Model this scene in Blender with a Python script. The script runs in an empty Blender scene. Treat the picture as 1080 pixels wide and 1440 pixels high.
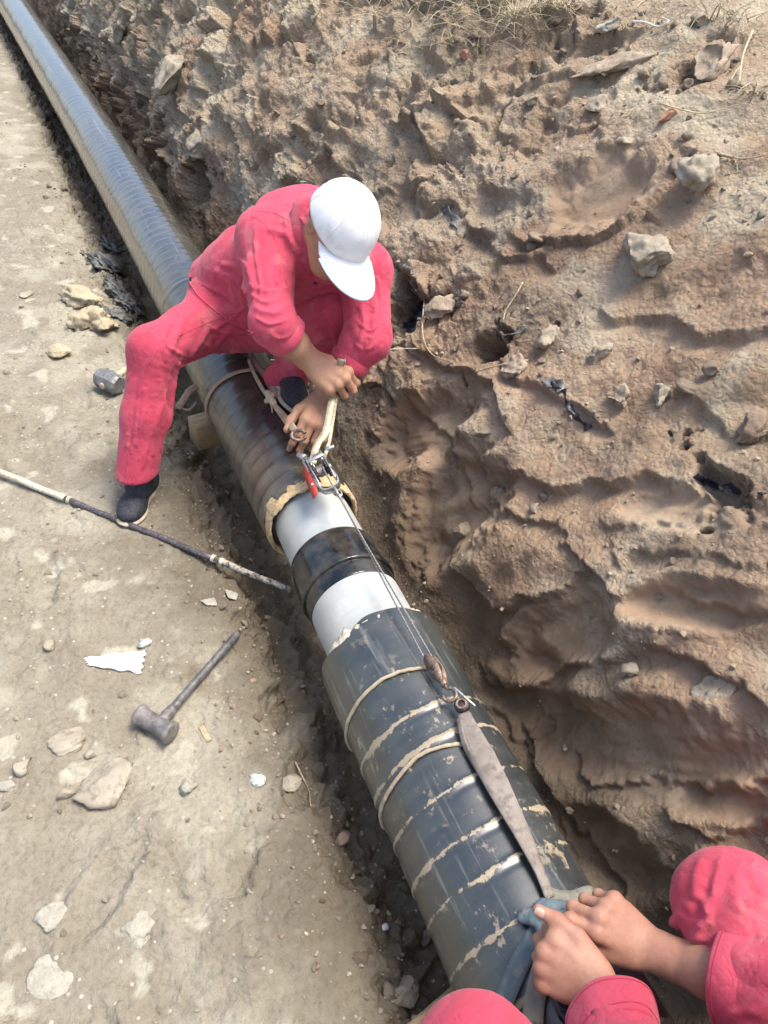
import bpy, math, random
import numpy as np
from mathutils import Vector
random.seed(7); RNG = np.random.RandomState(7)
PI = math.pi
SC = bpy.context.scene
COL = SC.collection

# ------------------------------------------------------------------ camera, sky, sun
F_PX = 1088.0                                   # focal length in pixels of the 1080 x 1440 photograph
CY = np.array([-.417, .617, -.668]); CY /= np.linalg.norm(CY)      # the pipe's direction seen by the camera
_u = np.array([.05, .749, .6606]); _u -= CY * (_u @ CY); CU = _u / np.linalg.norm(_u)
CX = np.cross(CY, CU)
M = np.array([CX, CY, CU])                      # camera axes -> world axes (x right of the pipe, y along it, z up)
AXZ = .17                                       # height of the pipe's axis over the ground
CAM = -M @ np.array([-.189, -.046, -2.18]); CAM[2] += AXZ
cam_data = bpy.data.cameras.new('camera'); cam = bpy.data.objects.new('camera', cam_data); COL.objects.link(cam)
cam_data.sensor_fit = 'VERTICAL'; cam_data.sensor_height = 36.0; cam_data.lens = 36.0 * F_PX / 1440
cam_data.clip_start = .02; cam_data.clip_end = 400
from mathutils import Matrix
mw = Matrix([[M[0][0], M[0][1], M[0][2], CAM[0]], [M[1][0], M[1][1], M[1][2], CAM[1]],
             [M[2][0], M[2][1], M[2][2], CAM[2]], [0, 0, 0, 1]])
cam.matrix_world = mw
SC.camera = cam

SUN_EL, SUN_AZ = 70.0, 110.0                     # elevation; azimuth clockwise from +Y (seen from above)
world = bpy.data.worlds.new('World'); SC.world = world; world.use_nodes = True
wn = world.node_tree; bg = wn.nodes['Background']
sky = wn.nodes.new('ShaderNodeTexSky'); sky.sky_type = 'NISHITA'; sky.sun_disc = False
sky.sun_elevation = math.radians(SUN_EL); sky.sun_rotation = math.radians(SUN_AZ)
sky.air_density = 1.0; sky.dust_density = 4.0; sky.ozone_density = 1.0
wn.links.new(sky.outputs[0], bg.inputs[0]); bg.inputs[1].default_value = .12
sd = bpy.data.lights.new('sun', 'SUN'); sun = bpy.data.objects.new('sun', sd); COL.objects.link(sun)
sd.energy = 1.5; sd.angle = math.radians(24); sd.color = (1, .945, .85)
_d = Vector((math.sin(math.radians(SUN_AZ)) * math.cos(math.radians(SUN_EL)),
             math.cos(math.radians(SUN_AZ)) * math.cos(math.radians(SUN_EL)), math.sin(math.radians(SUN_EL))))
sun.rotation_euler = _d.to_track_quat('Z', 'Y').to_euler()
SC.view_settings.view_transform = 'Standard'; SC.view_settings.look = 'None'
SC.view_settings.exposure = 1.46; SC.view_settings.gamma = 1; SC.view_settings.use_curve_mapping = False
SC.render.engine = 'CYCLES'
SC.cycles.use_denoising = True

def A(*v): return np.array(v, float)
def ray(px, py): return M @ A(px - 540, -(py - 720), -F_PX)
def atd(px, py, d): return CAM + ray(px, py) * (d / F_PX)            # the place that a pixel shows at a given depth
def atz(px, py, z): r = ray(px, py); return CAM + r * ((z - CAM[2]) / r[2])
def proj(P):
    c = (np.atleast_2d(P) - CAM) @ M
    return np.stack([540 + F_PX * c[:, 0] / -c[:, 2], 720 - F_PX * c[:, 1] / -c[:, 2], -c[:, 2]], 1)
def unit(v): v = np.asarray(v, float); return v / (np.linalg.norm(v) + 1e-12)
PD_N = unit(A(.0429, .99895, -.01616))           # direction of the near pipe
def bow(y): y = np.asarray(y, float); return np.where(y < 0, 0, np.where(y < 4.2, .017 * np.sin(PI * y / 4.2), -.0127 * (y - 4.2) - .0008 * (y - 4.2) ** 2))
def axis(y):                                    # point on the pipeline's axis
    if y < 0: return A(0, 0, AXZ) + PD_N * (y / PD_N[1])
    return A(float(bow(y)), y, AXZ)

# ------------------------------------------------------------------ noise
_G = RNG.normal(size=(256, 3)).astype(np.float32); _G /= np.linalg.norm(_G, axis=1)[:, None]
def _hash(i, j, k):
    h = (i * np.int32(374761393) + j * np.int32(668265263) + k * np.int32(1274126177))
    h = (h ^ ((h >> 13) & np.int32(0x7ffff))) * np.int32(1274126177)
    return (h ^ ((h >> 16) & np.int32(0xffff)))
def perlin(p, f=1.0, seed=0):
    with np.errstate(over='ignore'):
        p = np.asarray(p, np.float32) * np.float32(f) + np.float32(seed * 17.31 + .137)
        i = np.floor(p).astype(np.int32); q = p - i
        w = q * q * q * (q * (q * 6 - 15) + 10)
        r = 0
        for a in (0, 1):
            wa = w[:, 0] if a else 1 - w[:, 0]
            for b in (0, 1):
                wb = wa * (w[:, 1] if b else 1 - w[:, 1])
                for c in (0, 1):
                    g = _G[_hash(i[:, 0] + a, i[:, 1] + b, i[:, 2] + c) & 255]
                    d = g[:, 0] * (q[:, 0] - a) + g[:, 1] * (q[:, 1] - b) + g[:, 2] * (q[:, 2] - c)
                    r = r + d * wb * (w[:, 2] if c else 1 - w[:, 2])
        return r * 1.5
def fbm(p, f, n=4, seed=0, gain=.5):
    r = 0; a = 1.0
    for k in range(n): r = r + a * perlin(p, f * 2.03 ** k, seed + k); a *= gain
    return r
def ridged(p, f, n=3, seed=0):
    r = 0; a = 1.0
    for k in range(n): r = r + a * (1 - 2.2 * np.abs(perlin(p, f * 2.1 ** k, seed + k))); a *= .5
    return r / 1.6
def worley(p, f, seed=0):
    with np.errstate(over='ignore'):
        p = np.asarray(p, np.float32) * np.float32(f) + np.float32(seed * 7.77)
        i = np.floor(p).astype(np.int32); q = p - i
        f1 = np.full(len(p), 9, np.float32); f2 = f1.copy(); idn = np.zeros(len(p), np.float32)
        for a in (-1, 0, 1):
            for b in (-1, 0, 1):
                for c in (-1, 0, 1):
                    h = _hash(i[:, 0] + a, i[:, 1] + b, i[:, 2] + c)
                    dx = a + (h & 1023) / np.float32(1024) - q[:, 0]
                    dy = b + ((h >> 10) & 1023) / np.float32(1024) - q[:, 1]
                    dz = c + ((h >> 20) & 1023) / np.float32(1024) - q[:, 2]
                    d = dx * dx + dy * dy + dz * dz
                    m = d < f1
                    f2 = np.where(m, f1, np.minimum(f2, d)); f1 = np.where(m, d, f1)
                    idn = np.where(m, ((h >> 5) & 255) / np.float32(255), idn)
        return np.sqrt(f1), np.sqrt(f2), idn
def facets(p, f, seed=0):
    """broken-clod relief: every cell is a plane of its own height and tilt"""
    with np.errstate(over='ignore'):
        p = np.asarray(p, np.float32) * np.float32(f) + np.float32(seed * 7.77)
        i = np.floor(p).astype(np.int32); q = p - i
        f1 = np.full(len(p), 9, np.float32); f2 = f1.copy(); hgt = np.zeros(len(p), np.float32)
        for a in (-1, 0, 1):
            for b in (-1, 0, 1):
                for c in (-1, 0, 1):
                    h = _hash(i[:, 0] + a, i[:, 1] + b, i[:, 2] + c)
                    dx = a + (h & 1023) / np.float32(1024) - q[:, 0]
                    dy = b + ((h >> 10) & 1023) / np.float32(1024) - q[:, 1]
                    dz = c + ((h >> 20) & 1023) / np.float32(1024) - q[:, 2]
                    d = dx * dx + dy * dy + dz * dz
                    g = _G[(h >> 7) & 255]; v = ((h >> 5) & 255) / np.float32(255) + .9 * (g[:, 0] * dx + g[:, 1] * dy + g[:, 2] * dz)
                    m = d < f1
                    f2 = np.where(m, f1, np.minimum(f2, d)); f1 = np.where(m, d, f1); hgt = np.where(m, v, hgt)
        return np.sqrt(f1), np.sqrt(f2), hgt
def sstep(a, b, x): t = np.clip((x - a) / (b - a), 0, 1); return t * t * (3 - 2 * t)

# ------------------------------------------------------------------ object helpers
def mesh_from(name, V, Fq, smooth=True, attrs=None):
    V = np.asarray(V, np.float32); Fq = np.asarray(Fq, np.int32)
    me = bpy.data.meshes.new(name); n = Fq.shape[1]
    me.vertices.add(len(V)); me.vertices.foreach_set('co', V.ravel())
    me.loops.add(Fq.size); me.loops.foreach_set('vertex_index', Fq.ravel())
    me.polygons.add(len(Fq)); me.polygons.foreach_set('loop_start', np.arange(0, Fq.size, n, dtype=np.int32))
    me.polygons.foreach_set('use_smooth', np.full(len(Fq), smooth))
    for k, v in (attrs or {}).items():
        at = me.attributes.new(k, 'FLOAT', 'POINT'); at.data.foreach_set('value', np.asarray(v, np.float32))
    me.update(); me.validate()
    return me
def link(name, me, mat=None, parent=None, **props):
    o = bpy.data.objects.new(name, me); COL.objects.link(o)
    if mat is not None:
        if me.materials: pass
        else: me.materials.append(mat)
    if parent is not None: o.parent = parent
    for k, v in props.items(): o[k] = v
    return o
def empty(name, loc, **props):
    o = bpy.data.objects.new(name, None); COL.objects.link(o); o.location = Vector([float(c) for c in loc]); o.empty_display_size = .05
    for k, v in props.items(): o[k] = v
    return o
def part(name, V, Fq, mat, parent, smooth=True, attrs=None, **props):
    """A mesh whose vertices are given in world coordinates, as a child of an un-rotated parent (or top-level)."""
    V = np.asarray(V, float)
    org = np.zeros(3)
    p = parent
    while p is not None: org = org + np.array(p.location); p = p.parent
    own = V.mean(0) if parent is None else None
    if parent is None: org = own
    o = link(name, mesh_from(name, V - org, Fq, smooth, attrs), mat, parent, **props)
    if parent is None: o.location = Vector([float(c) for c in own])
    return o
def join(parts):                                # [(V, F), ...] with equal face sizes
    Vs, Fs, n = [], [], 0
    for V, Fq in parts: Vs.append(V); Fs.append(np.asarray(Fq) + n); n += len(V)
    return np.concatenate(Vs), np.concatenate(Fs)
def frame_of(d, up=(0, 0, 1)):
    d = unit(d); u = np.asarray(up, float)
    if abs(d @ unit(u)) > .97: u = A(0, 1, 0) if abs(d[1]) < .9 else A(1, 0, 0)
    s = unit(np.cross(d, u)); t = np.cross(s, d)
    return s, t, d
def smooth_path(P, n=8):
    P = np.asarray(P, float)
    if len(P) < 3: 
        t = np.linspace(0, 1, n + 1)[:, None]; return P[0] * (1 - t) + P[1] * t
    Q = np.vstack([2 * P[0] - P[1], P, 2 * P[-1] - P[-2]]); out = []
    for i in range(1, len(Q) - 2):
        for t in np.linspace(0, 1, n, endpoint=False):
            a, b, c, d = Q[i - 1], Q[i], Q[i + 1], Q[i + 2]
            out.append(.5 * ((2 * b) + (-a + c) * t + (2 * a - 5 * b + 4 * c - d) * t ** 2 + (-a + 3 * b - 3 * c + d) * t ** 3))
    out.append(P[-1]); return np.array(out)
def sweep(P, prof, up=(0, 0, 1), closed=False, caps=True, scale=None, ups=None):
    """prof: (k,2) outline in (side, up) metres; returns quads (+ fan caps as quads)."""
    P = np.asarray(P, float); prof = np.asarray(prof, float); n, k = len(P), len(prof)
    V = np.zeros((n, k, 3)); prev = None
    for i in range(n):
        if closed: d = P[(i + 1) % n] - P[i - 1]
        else: d = P[min(i + 1, n - 1)] - P[max(i - 1, 0)]
        d = unit(d)
        if ups is not None: u = ups[i]
        else: u = up if prev is None else prev
        s = unit(np.cross(d, u)); t = np.cross(s, d); prev = t
        sc = 1 if scale is None else np.asarray(scale[i])
        pr = prof * sc
        V[i] = P[i] + pr[:, :1] * s + pr[:, 1:] * t
    V = V.reshape(-1, 3); Fq = []
    m = n if closed else n - 1
    a = np.arange(k); b = (a + 1) % k
    for i in range(m):
        j = (i + 1) % n
        Fq.append(np.stack([i * k + a, i * k + b, j * k + b, j * k + a], 1))
    Fq = np.concatenate(Fq)
    if caps and not closed:
        c0, c1 = len(V), len(V) + 1
        V = np.vstack([V, P[0], P[-1]])
        e = []
        for q in range(0, k, 2):
            e.append([c0, (q + 2) % k, (q + 1) % k, q]); e.append([c1, (n - 1) * k + q, (n - 1) * k + (q + 1) % k, (n - 1) * k + (q + 2) % k])
        Fq = np.vstack([Fq, np.array(e)])
    return V, Fq
def circ(r, k=10, ry=None): t = np.arange(k) * 2 * PI / k; return np.stack([np.cos(t) * r, np.sin(t) * (ry or r)], 1)
def rect(w, h, b=.12):
    w /= 2; h /= 2; c = min(w, h) * b * 2
    return np.array([(w - c, -h), (w, -h + c), (w, h - c), (w - c, h), (-w + c, h), (-w, h - c), (-w, -h + c), (-w + c, -h)])
def tube(P, r, k=10, n=8, **kw):
    P = smooth_path(P, n) if n else np.asarray(P, float); return sweep(P, circ(r, k), **kw)
def cyl(a, b, r, k=20, r2=None, bevel=.0):
    a = np.asarray(a, float); b = np.asarray(b, float); L = np.linalg.norm(b - a); d = (b - a) / L; r2 = r2 or r
    ts = [0, bevel / L, 1 - bevel / L, 1] if bevel else [0, 1]
    rs = [r - bevel, r, r2, r2 - bevel] if bevel else [r, r2]
    s, t, d = frame_of(d)
    P = [a + (b - a) * x for x in ts]
    V = []; th = np.arange(k) * 2 * PI / k
    for p_, r_ in zip(P, rs): V.append(p_ + r_ * (np.cos(th)[:, None] * s + np.sin(th)[:, None] * t))
    V = np.concatenate(V + [a[None], b[None]]); n = len(P); Fq = []
    q = np.arange(k); w = (q + 1) % k
    for i in range(n - 1): Fq.append(np.stack([i * k + q, (i + 1) * k + q, (i + 1) * k + w, i * k + w], 1))
    e = []
    for j in range(0, k, 2):
        e.append([n * k, j, (j + 1) % k, (j + 2) % k]); e.append([n * k + 1, (n - 1) * k + (j + 2) % k, (n - 1) * k + (j + 1) % k, (n - 1) * k + j])
    Fq.append(np.array(e))
    return V, np.concatenate(Fq)
def box(c, sx, sy, sz, ax=None, bev=.15):
    """bevelled box: centre, half sizes, axes as rows"""
    P = [np.asarray(c) - np.asarray(ax[1] if ax is not None else (0, 1, 0)) * sy, np.asarray(c) + np.asarray(ax[1] if ax is not None else (0, 1, 0)) * sy]
    ax = np.eye(3) if ax is None else np.asarray(ax, float)
    d = ax[1]; V = []; b = bev * min(sx, sz)
    by = min(b, sy * .4)
    for yy, sh in ((-sy, b), (-sy + by, 0), (sy - by, 0), (sy, b)):
        for (x, z) in ((sx - sh - b, -sz + sh), (sx - sh, -sz + sh + b), (sx - sh, sz - sh - b), (sx - sh - b, sz - sh), (-sx + sh + b, sz - sh), (-sx + sh, sz - sh - b), (-sx + sh, -sz + sh + b), (-sx + sh + b, -sz + sh)):
            V.append(np.asarray(c) + ax[0] * x + d * yy + ax[2] * z)
    V = np.array(V); k = 8; q = np.arange(k); w = (q + 1) % k; Fq = []
    for i in range(3): Fq.append(np.stack([i * k + q, i * k + w, (i + 1) * k + w, (i + 1) * k + q], 1))
    Fq = np.concatenate(Fq)
    e = []
    for base, rev in ((0, True), (24, False)):
        for f in ((0, 1, 2, 3), (0, 3, 4, 7), (4, 5, 6, 7)):
            f = [base + x for x in f]; e.append(f[::-1] if rev else f)
    return V, np.vstack([Fq, e])

# ------------------------------------------------------------------ smooth solids: distance fields meshed with surface nets
def surfnet(Vv, org, h):
    ins = Vv < 0; sh = Vv.shape; cs = (sh[0] - 1, sh[1] - 1, sh[2] - 1)
    ids, pos, quads = [], [], []
    for ax in range(3):
        sl0 = [slice(None)] * 3; sl1 = [slice(None)] * 3; sl0[ax] = slice(0, -1); sl1[ax] = slice(1, None)
        cr = ins[tuple(sl0)] != ins[tuple(sl1)]
        e = np.argwhere(cr); 
        a = Vv[tuple(sl0)][cr]; b = Vv[tuple(sl1)][cr]; t = a / (a - b)
        p = e.astype(float); p[:, ax] += t
        u, v = [(1, 2), (2, 0), (0, 1)][ax]
        cells = []
        for du, dv in ((1, 1), (0, 1), (0, 0), (1, 0)):
            c = e.copy(); c[:, u] -= du; c[:, v] -= dv; cells.append(c)
        ok = (e[:, u] > 0) & (e[:, v] > 0) & (e[:, u] < cs[u]) & (e[:, v] < cs[v])
        fl = []
        for c in cells:
            f = (c[:, 0] * cs[1] + c[:, 1]) * cs[2] + c[:, 2]; fl.append(f); ids.append(f[ok]); pos.append(p[ok])
        q = np.stack(fl, 1)[ok]; s = ins[tuple(sl0)][cr][ok]
        q[~s] = q[~s][:, ::-1]; quads.append(q)
    ids = np.concatenate(ids); pos = np.concatenate(pos); quads = np.concatenate(quads)
    un, inv = np.unique(ids, return_inverse=True)
    cnt = np.bincount(inv, minlength=len(un)).astype(float)
    V = np.stack([np.bincount(inv, pos[:, i], minlength=len(un)) / cnt for i in range(3)], 1)
    return V * h + org, np.searchsorted(un, quads)
def sd_cone(p, a, b, ra, rb, fl=None):
    a = np.asarray(a, np.float32); b = np.asarray(b, np.float32)
    if fl is not None:
        n, s = fl; n = unit(n).astype(np.float32); m = ((p - a) @ n)[..., None] * n; p = p + m * np.float32(s - 1)
        bn = ((b - a) @ n) * n; b = b + bn * np.float32(s - 1)
    ab = b - a; L2 = float(ab @ ab) + 1e-9
    t = np.clip(((p - a) @ ab) / L2, 0, 1)
    d = np.sqrt((((p - a) - t[..., None] * ab) ** 2).sum(-1))
    return d - (ra + (rb - ra) * t)
def sd_ell(p, c, ax, r):
    q = (p - np.asarray(c, np.float32)) @ np.asarray(ax, np.float32).T; r = np.asarray(r, np.float32)
    k0 = np.sqrt(((q / r) ** 2).sum(-1)); k1 = np.sqrt(((q / (r * r)) ** 2).sum(-1)) + 1e-9
    return k0 * (k0 - 1) / k1
def smin(a, b, k):
    if k <= 0: return np.minimum(a, b)
    h = np.clip(k - np.abs(a - b), 0, None) / k
    return np.minimum(a, b) - h * h * k * .25
def cone(a, b, ra, rb, k=.01, fl=None): return dict(t='c', a=np.asarray(a, float), b=np.asarray(b, float), ra=ra, rb=rb, k=k, fl=fl)
def ell(c, r, k=.01, ax=None): return dict(t='e', c=np.asarray(c, float), r=np.asarray(r, float), k=k, ax=np.eye(3) if ax is None else np.asarray(ax, float))
def sub(a, b, ra, rb, k=.003): d = cone(a, b, ra, rb, k); d['sub'] = True; return d
def _bb(p):
    if p['t'] == 'c':
        r = max(p['ra'], p['rb']); return np.minimum(p['a'], p['b']) - r, np.maximum(p['a'], p['b']) + r
    r = max(p['r']); return p['c'] - r, p['c'] + r
def solid(groups, h):
    """groups: list of lists of prims, or of prims; a group is blended inside first (its 'k'), then onto the rest by the first prim's 'ko'."""
    flat = [g if isinstance(g, list) else [g] for g in groups]
    pos = [p for g in flat for p in g if not p.get('sub')]
    lo = np.min([_bb(p)[0] for p in pos], 0) - 3 * h; hi = np.max([_bb(p)[1] for p in pos], 0) + 3 * h
    n = np.ceil((hi - lo) / h).astype(int) + 1
    Vv = np.full(n, 1.0, np.float32)
    def span(b0, b1, m):
        i0 = np.clip(np.floor((b0 - m - lo) / h).astype(int), 0, n); i1 = np.clip(np.ceil((b1 + m - lo) / h).astype(int) + 1, 0, n)
        return tuple(slice(a, b) for a, b in zip(i0, i1))
    def grid(sl):
        ax = [np.arange(s.start, s.stop, dtype=np.float32) * np.float32(h) + np.float32(lo[i]) for i, s in enumerate(sl)]
        return np.stack(np.meshgrid(*ax, indexing='ij'), -1)
    def ev(p, P):
        if p['t'] == 'c': return sd_cone(P, p['a'], p['b'], p['ra'], p['rb'], p['fl'])
        return sd_ell(P, p['c'], p['ax'], p['r'])
    for g in flat:
        ps = [p for p in g if not p.get('sub')]
        if ps:
            mk = max(p['k'] for p in ps); mk = max(mk, ps[0].get('ko', 0)) + 2 * h
            b0 = np.min([_bb(p)[0] for p in ps], 0); b1 = np.max([_bb(p)[1] for p in ps], 0)
            sl = span(b0, b1, mk)
            if len(ps) == 1:
                Vv[sl] = smin(Vv[sl], ev(ps[0], grid(sl)), ps[0]['k'])
            else:
                P = grid(sl); f = ev(ps[0], P)
                for p in ps[1:]: f = smin(f, ev(p, P), p['k'])
                Vv[sl] = smin(Vv[sl], f, ps[0].get('ko', ps[0]['k']))
    for g in flat:
        for p in g:
            if p.get('sub'):
                sl = span(*_bb(p), 3 * h); Vv[sl] = -smin(-Vv[sl], ev(p, grid(sl)), p['k'])
    return surfnet(Vv, lo, h)
def normals(V, Fq):
    if Fq.shape[1] == 4: n = np.cross(V[Fq[:, 2]] - V[Fq[:, 0]], V[Fq[:, 3]] - V[Fq[:, 1]])
    else: n = np.cross(V[Fq[:, 1]] - V[Fq[:, 0]], V[Fq[:, 2]] - V[Fq[:, 0]])
    N = np.zeros_like(V)
    for i in range(Fq.shape[1]):
        for c in range(3): N[:, c] += np.bincount(Fq[:, i], n[:, c], minlength=len(V))
    return N / (np.linalg.norm(N, axis=1)[:, None] + 1e-12)
def relax(V, Fq, it=2, f=.5):
    n = len(V); E = np.concatenate([Fq[:, [0, 1]], Fq[:, [1, 2]], Fq[:, [2, 3]], Fq[:, [3, 0]]])
    cnt = np.bincount(E[:, 0], minlength=n) + np.bincount(E[:, 1], minlength=n)
    for _ in range(it):
        S = np.zeros_like(V)
        for c in range(3): S[:, c] = np.bincount(E[:, 0], V[E[:, 1], c], minlength=n) + np.bincount(E[:, 1], V[E[:, 0], c], minlength=n)
        V = V * (1 - f) + f * S / cnt[:, None]
    return V
def seg_dist(V, P):
    """distance of V to the polyline P"""
    d = np.full(len(V), 9.0); 
    for a, b in zip(P[:-1], P[1:]):
        ab = b - a; t = np.clip((V - a) @ ab / (ab @ ab + 1e-12), 0, 1)
        d = np.minimum(d, np.linalg.norm(V - a - t[:, None] * ab, axis=1))
    return d
def folds(V, Fq, lst):
    """lst: (pixel polyline, width m, amplitude m): the polyline is laid on the visible cloth and raises a rounded ridge there"""
    N = normals(V, Fq); q = proj(V); face = ((CAM - V) * N).sum(1) > 0; disp = np.zeros(len(V))
    for pts, w, amp in lst:
        P3 = []
        for (x, y) in smooth_path([A(*p) for p in pts], 4):
            r2 = (q[:, 0] - x) ** 2 + (q[:, 1] - y) ** 2 + np.where(face, 0, 1e5)
            c = np.argpartition(r2, 6)[:6]; c = c[np.argmin(q[c, 2] + np.sqrt(r2[c]) * .002)]; P3.append(V[c])
        P3 = np.array(P3); m = np.all((V > P3.min(0) - 4 * w) & (V < P3.max(0) + 4 * w), axis=1)
        ends = np.linspace(0, 1, len(P3))
        d = seg_dist(V[m], P3)
        # taper towards both ends
        i = ((V[m][:, None, :] - P3[None, ::2]) ** 2).sum(-1).argmin(1) / max(1, len(P3[::2]) - 1)
        tp = np.clip(np.sin(np.clip(i, .0, 1) * PI * .9 + .15), .15, 1)
        disp[m] += amp * tp * (np.exp(-(d / w) ** 2) * 1.35 - .35 * np.exp(-(d / (2.4 * w)) ** 2) * 1.35)
    return V + N * disp[:, None]

# ------------------------------------------------------------------ materials
def new_mat(name):
    m = bpy.data.materials.new(name); m.use_nodes = True; nt = m.node_tree; b = nt.nodes['Principled BSDF']
    return m, nt, b
class NT:
    def __init__(s, nt): s.nt = nt
    def n(s, typ, ins=None, **kw):
        x = s.nt.nodes.new(typ)
        for k, v in kw.items(): setattr(x, k, v)
        for k, v in (ins or {}).items():
            if isinstance(v, bpy.types.NodeSocket): s.nt.links.new(v, x.inputs[k])
            else: x.inputs[k].default_value = v
        return x
    def coord(s, which='Object'): return s.n('ShaderNodeTexCoord').outputs[which]
    def noise(s, vec, scale, detail=4, rough=.55, dist=0):
        return s.n('ShaderNodeTexNoise', {'Vector': vec, 'Scale': scale, 'Detail': detail, 'Roughness': rough, 'Distortion': dist}).outputs['Fac']
    def voro(s, vec, scale, feature='F1', out='Distance', rnd=1):
        return s.n('ShaderNodeTexVoronoi', {'Vector': vec, 'Scale': scale, 'Randomness': rnd}, feature=feature).outputs[out]
    def mapv(s, vec, sc=(1, 1, 1), rot=(0, 0, 0), loc=(0, 0, 0)):
        return s.n('ShaderNodeMapping', {'Vector': vec, 'Scale': sc, 'Rotation': rot, 'Location': loc}).outputs[0]
    def ramp(s, fac, stops, interp='LINEAR'):
        r = s.n('ShaderNodeValToRGB', {'Fac': fac}); e = r.color_ramp.elements; r.color_ramp.interpolation = interp
        while len(e) < len(stops): e.new(.5)
        for i, (p, c) in enumerate(stops):
            e[i].position = p; e[i].color = (c, c, c, 1) if isinstance(c, (int, float)) else (*c, 1)
        return r.outputs[0]
    def mix(s, f, a, b, mode='MIX'):
        x = s.n('ShaderNodeMix', data_type='RGBA', blend_type=mode)
        for k, v in ((0, f), (6, a), (7, b)):
            if isinstance(v, bpy.types.NodeSocket): s.nt.links.new(v, x.inputs[k])
            else: x.inputs[k].default_value = v if k == 0 else (*v, 1) if len(v) == 3 else v
        return x.outputs[2]
    def math(s, op, a, b=0.0, c=0.0, clamp=False):
        x = s.n('ShaderNodeMath', operation=op, use_clamp=clamp)
        for k, v in enumerate((a, b, c)):
            if isinstance(v, bpy.types.NodeSocket): s.nt.links.new(v, x.inputs[k])
            else: x.inputs[k].default_value = v
        return x.outputs[0]
    def attr(s, name): return s.n('ShaderNodeAttribute', attribute_name=name).outputs['Fac']
    def bump(s, h, dist, strength=1.0, normal=None):
        x = s.n('ShaderNodeBump', {'Height': h, 'Distance': dist, 'Strength': strength})
        if normal is not None: s.nt.links.new(normal, x.inputs['Normal'])
        return x.outputs[0]
def put(nt, b, color=None, rough=None, normal=None, **kw):
    for k, v in dict({'Base Color': color, 'Roughness': rough, 'Normal': normal}, **kw).items():
        if v is None: continue
        if isinstance(v, bpy.types.NodeSocket): nt.links.new(v, b.inputs[k])
        elif isinstance(v, tuple) and len(v) == 3: b.inputs[k].default_value = (*v, 1)
        else: b.inputs[k].default_value = v

def soil_mat(name, dark, mid, pale, red, pale_amt=1.0, chalk=(.42, .40, .31), bd=.006):
    m, nt, b = new_mat(name); g = NT(nt); v = g.coord()
    big = g.noise(v, 2.2, 5, .6, .4); med = g.noise(v, 11, 6, .65); fine = g.noise(v, 70, 6, .7); grit = g.noise(v, 320, 3, .6)
    c = g.mix(g.ramp(big, [(.32, 0), (.66, 1)]), mid, pale)
    c = g.mix(g.ramp(med, [(.38, 1), (.6, 0)]), c, mid)
    c = g.mix(g.math('MULTIPLY', g.ramp(fine, [(.3, 1), (.52, 0)]), .45), c, dark)
    c = g.mix(g.math('MULTIPLY', g.ramp(grit, [(.55, 0), (.75, 1)]), .3), c, pale)
    # pale mineral flecks
    vo = g.voro(v, 90, 'F1', 'Distance'); vc = g.n('ShaderNodeTexVoronoi', {'Vector': v, 'Scale': 90}, feature='F1').outputs['Color']
    sep = g.n('ShaderNodeSeparateColor', {'Color': vc}).outputs[0]
    fl = g.math('MULTIPLY', g.math('GREATER_THAN', sep, .965), g.math('LESS_THAN', vo, .35))
    c = g.mix(g.math('MULTIPLY', fl, .7 * pale_amt), c, (.5, .48, .42))
    darkening = g.attr('damp_shade'); rd = g.attr('red'); pl = g.attr('pale')
    c = g.mix(rd, c, g.mix(g.ramp(g.noise(g.mapv(v, (3, 1, 9)), 9, 5, .6), [(.3, 0), (.7, 1)]), red, mid))
    c = g.mix(pl, c, g.mix(g.ramp(fine, [(.35, 0), (.65, 1)]), pale, chalk))
    c = g.mix(darkening, c, dark)  # painted shade and damp both draw the soil to its dark tone
    h = g.math('ADD', g.math('MULTIPLY', fine, .6), g.math('MULTIPLY', grit, .4))
    sm = g.math('SUBTRACT', 1.0, g.math('MULTIPLY', g.attr('smoothed'), .75))
    vc1 = g.voro(g.mapv(g.n('ShaderNodeVectorMath', {0: v, 1: g.n('ShaderNodeVectorMath', {0: g.n('ShaderNodeTexNoise', {'Vector': v, 'Scale': 30.0}).outputs['Color'], 3: .03}, operation='SCALE').outputs[0]}, operation='ADD').outputs[0]), 62, 'F1')
    h = g.math('ADD', h, g.math('MULTIPLY', g.ramp(vc1, [(.1, 1), (.75, 0)]), .5))
    bp = g.n('ShaderNodeBump', {'Height': h, 'Distance': bd, 'Strength': sm}).outputs[0]
    put(nt, b, c, g.math('SUBTRACT', .95, g.math('MULTIPLY', darkening, .3)), bp)
    b.inputs['Specular IOR Level'].default_value = .25
    return m
M_GROUND = soil_mat('ground_soil', (.095, .076, .050), (.232, .203, .150), (.33, .303, .235), (.22, .15, .09))
M_BANK = soil_mat('bank_soil', (.075, .054, .034), (.335, .255, .172), (.445, .375, .275), (.335, .215, .135), .6, (.45, .395, .28), .011)
def simple(name, c1, c2, scale=30, rough=.8, bump=.002, metal=0, detail=5, lo=.35, hi=.65, c3=None, spec=None, r2=None, stretch=None):
    m, nt, b = new_mat(name); g = NT(nt); v = g.coord()
    if stretch: v = g.mapv(v, stretch)
    f = g.noise(v, scale, detail, .62); c = g.mix(g.ramp(f, [(lo, 0), (hi, 1)]), c1, c2)
    f2 = g.noise(v, scale * 3.7, 4, .6)
    if c3: c = g.mix(g.math('MULTIPLY', g.ramp(f2, [(.5, 0), (.66, 1)]), .8), c, c3)
    r = rough if r2 is None else g.math('ADD', rough, g.math('MULTIPLY', f, r2 - rough))
    put(nt, b, c, r, g.bump(g.math('ADD', f, g.math('MULTIPLY', f2, .5)), bump) if bump else None, Metallic=metal)
    if spec is not None: b.inputs['Specular IOR Level'].default_value = spec
    return m
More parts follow.
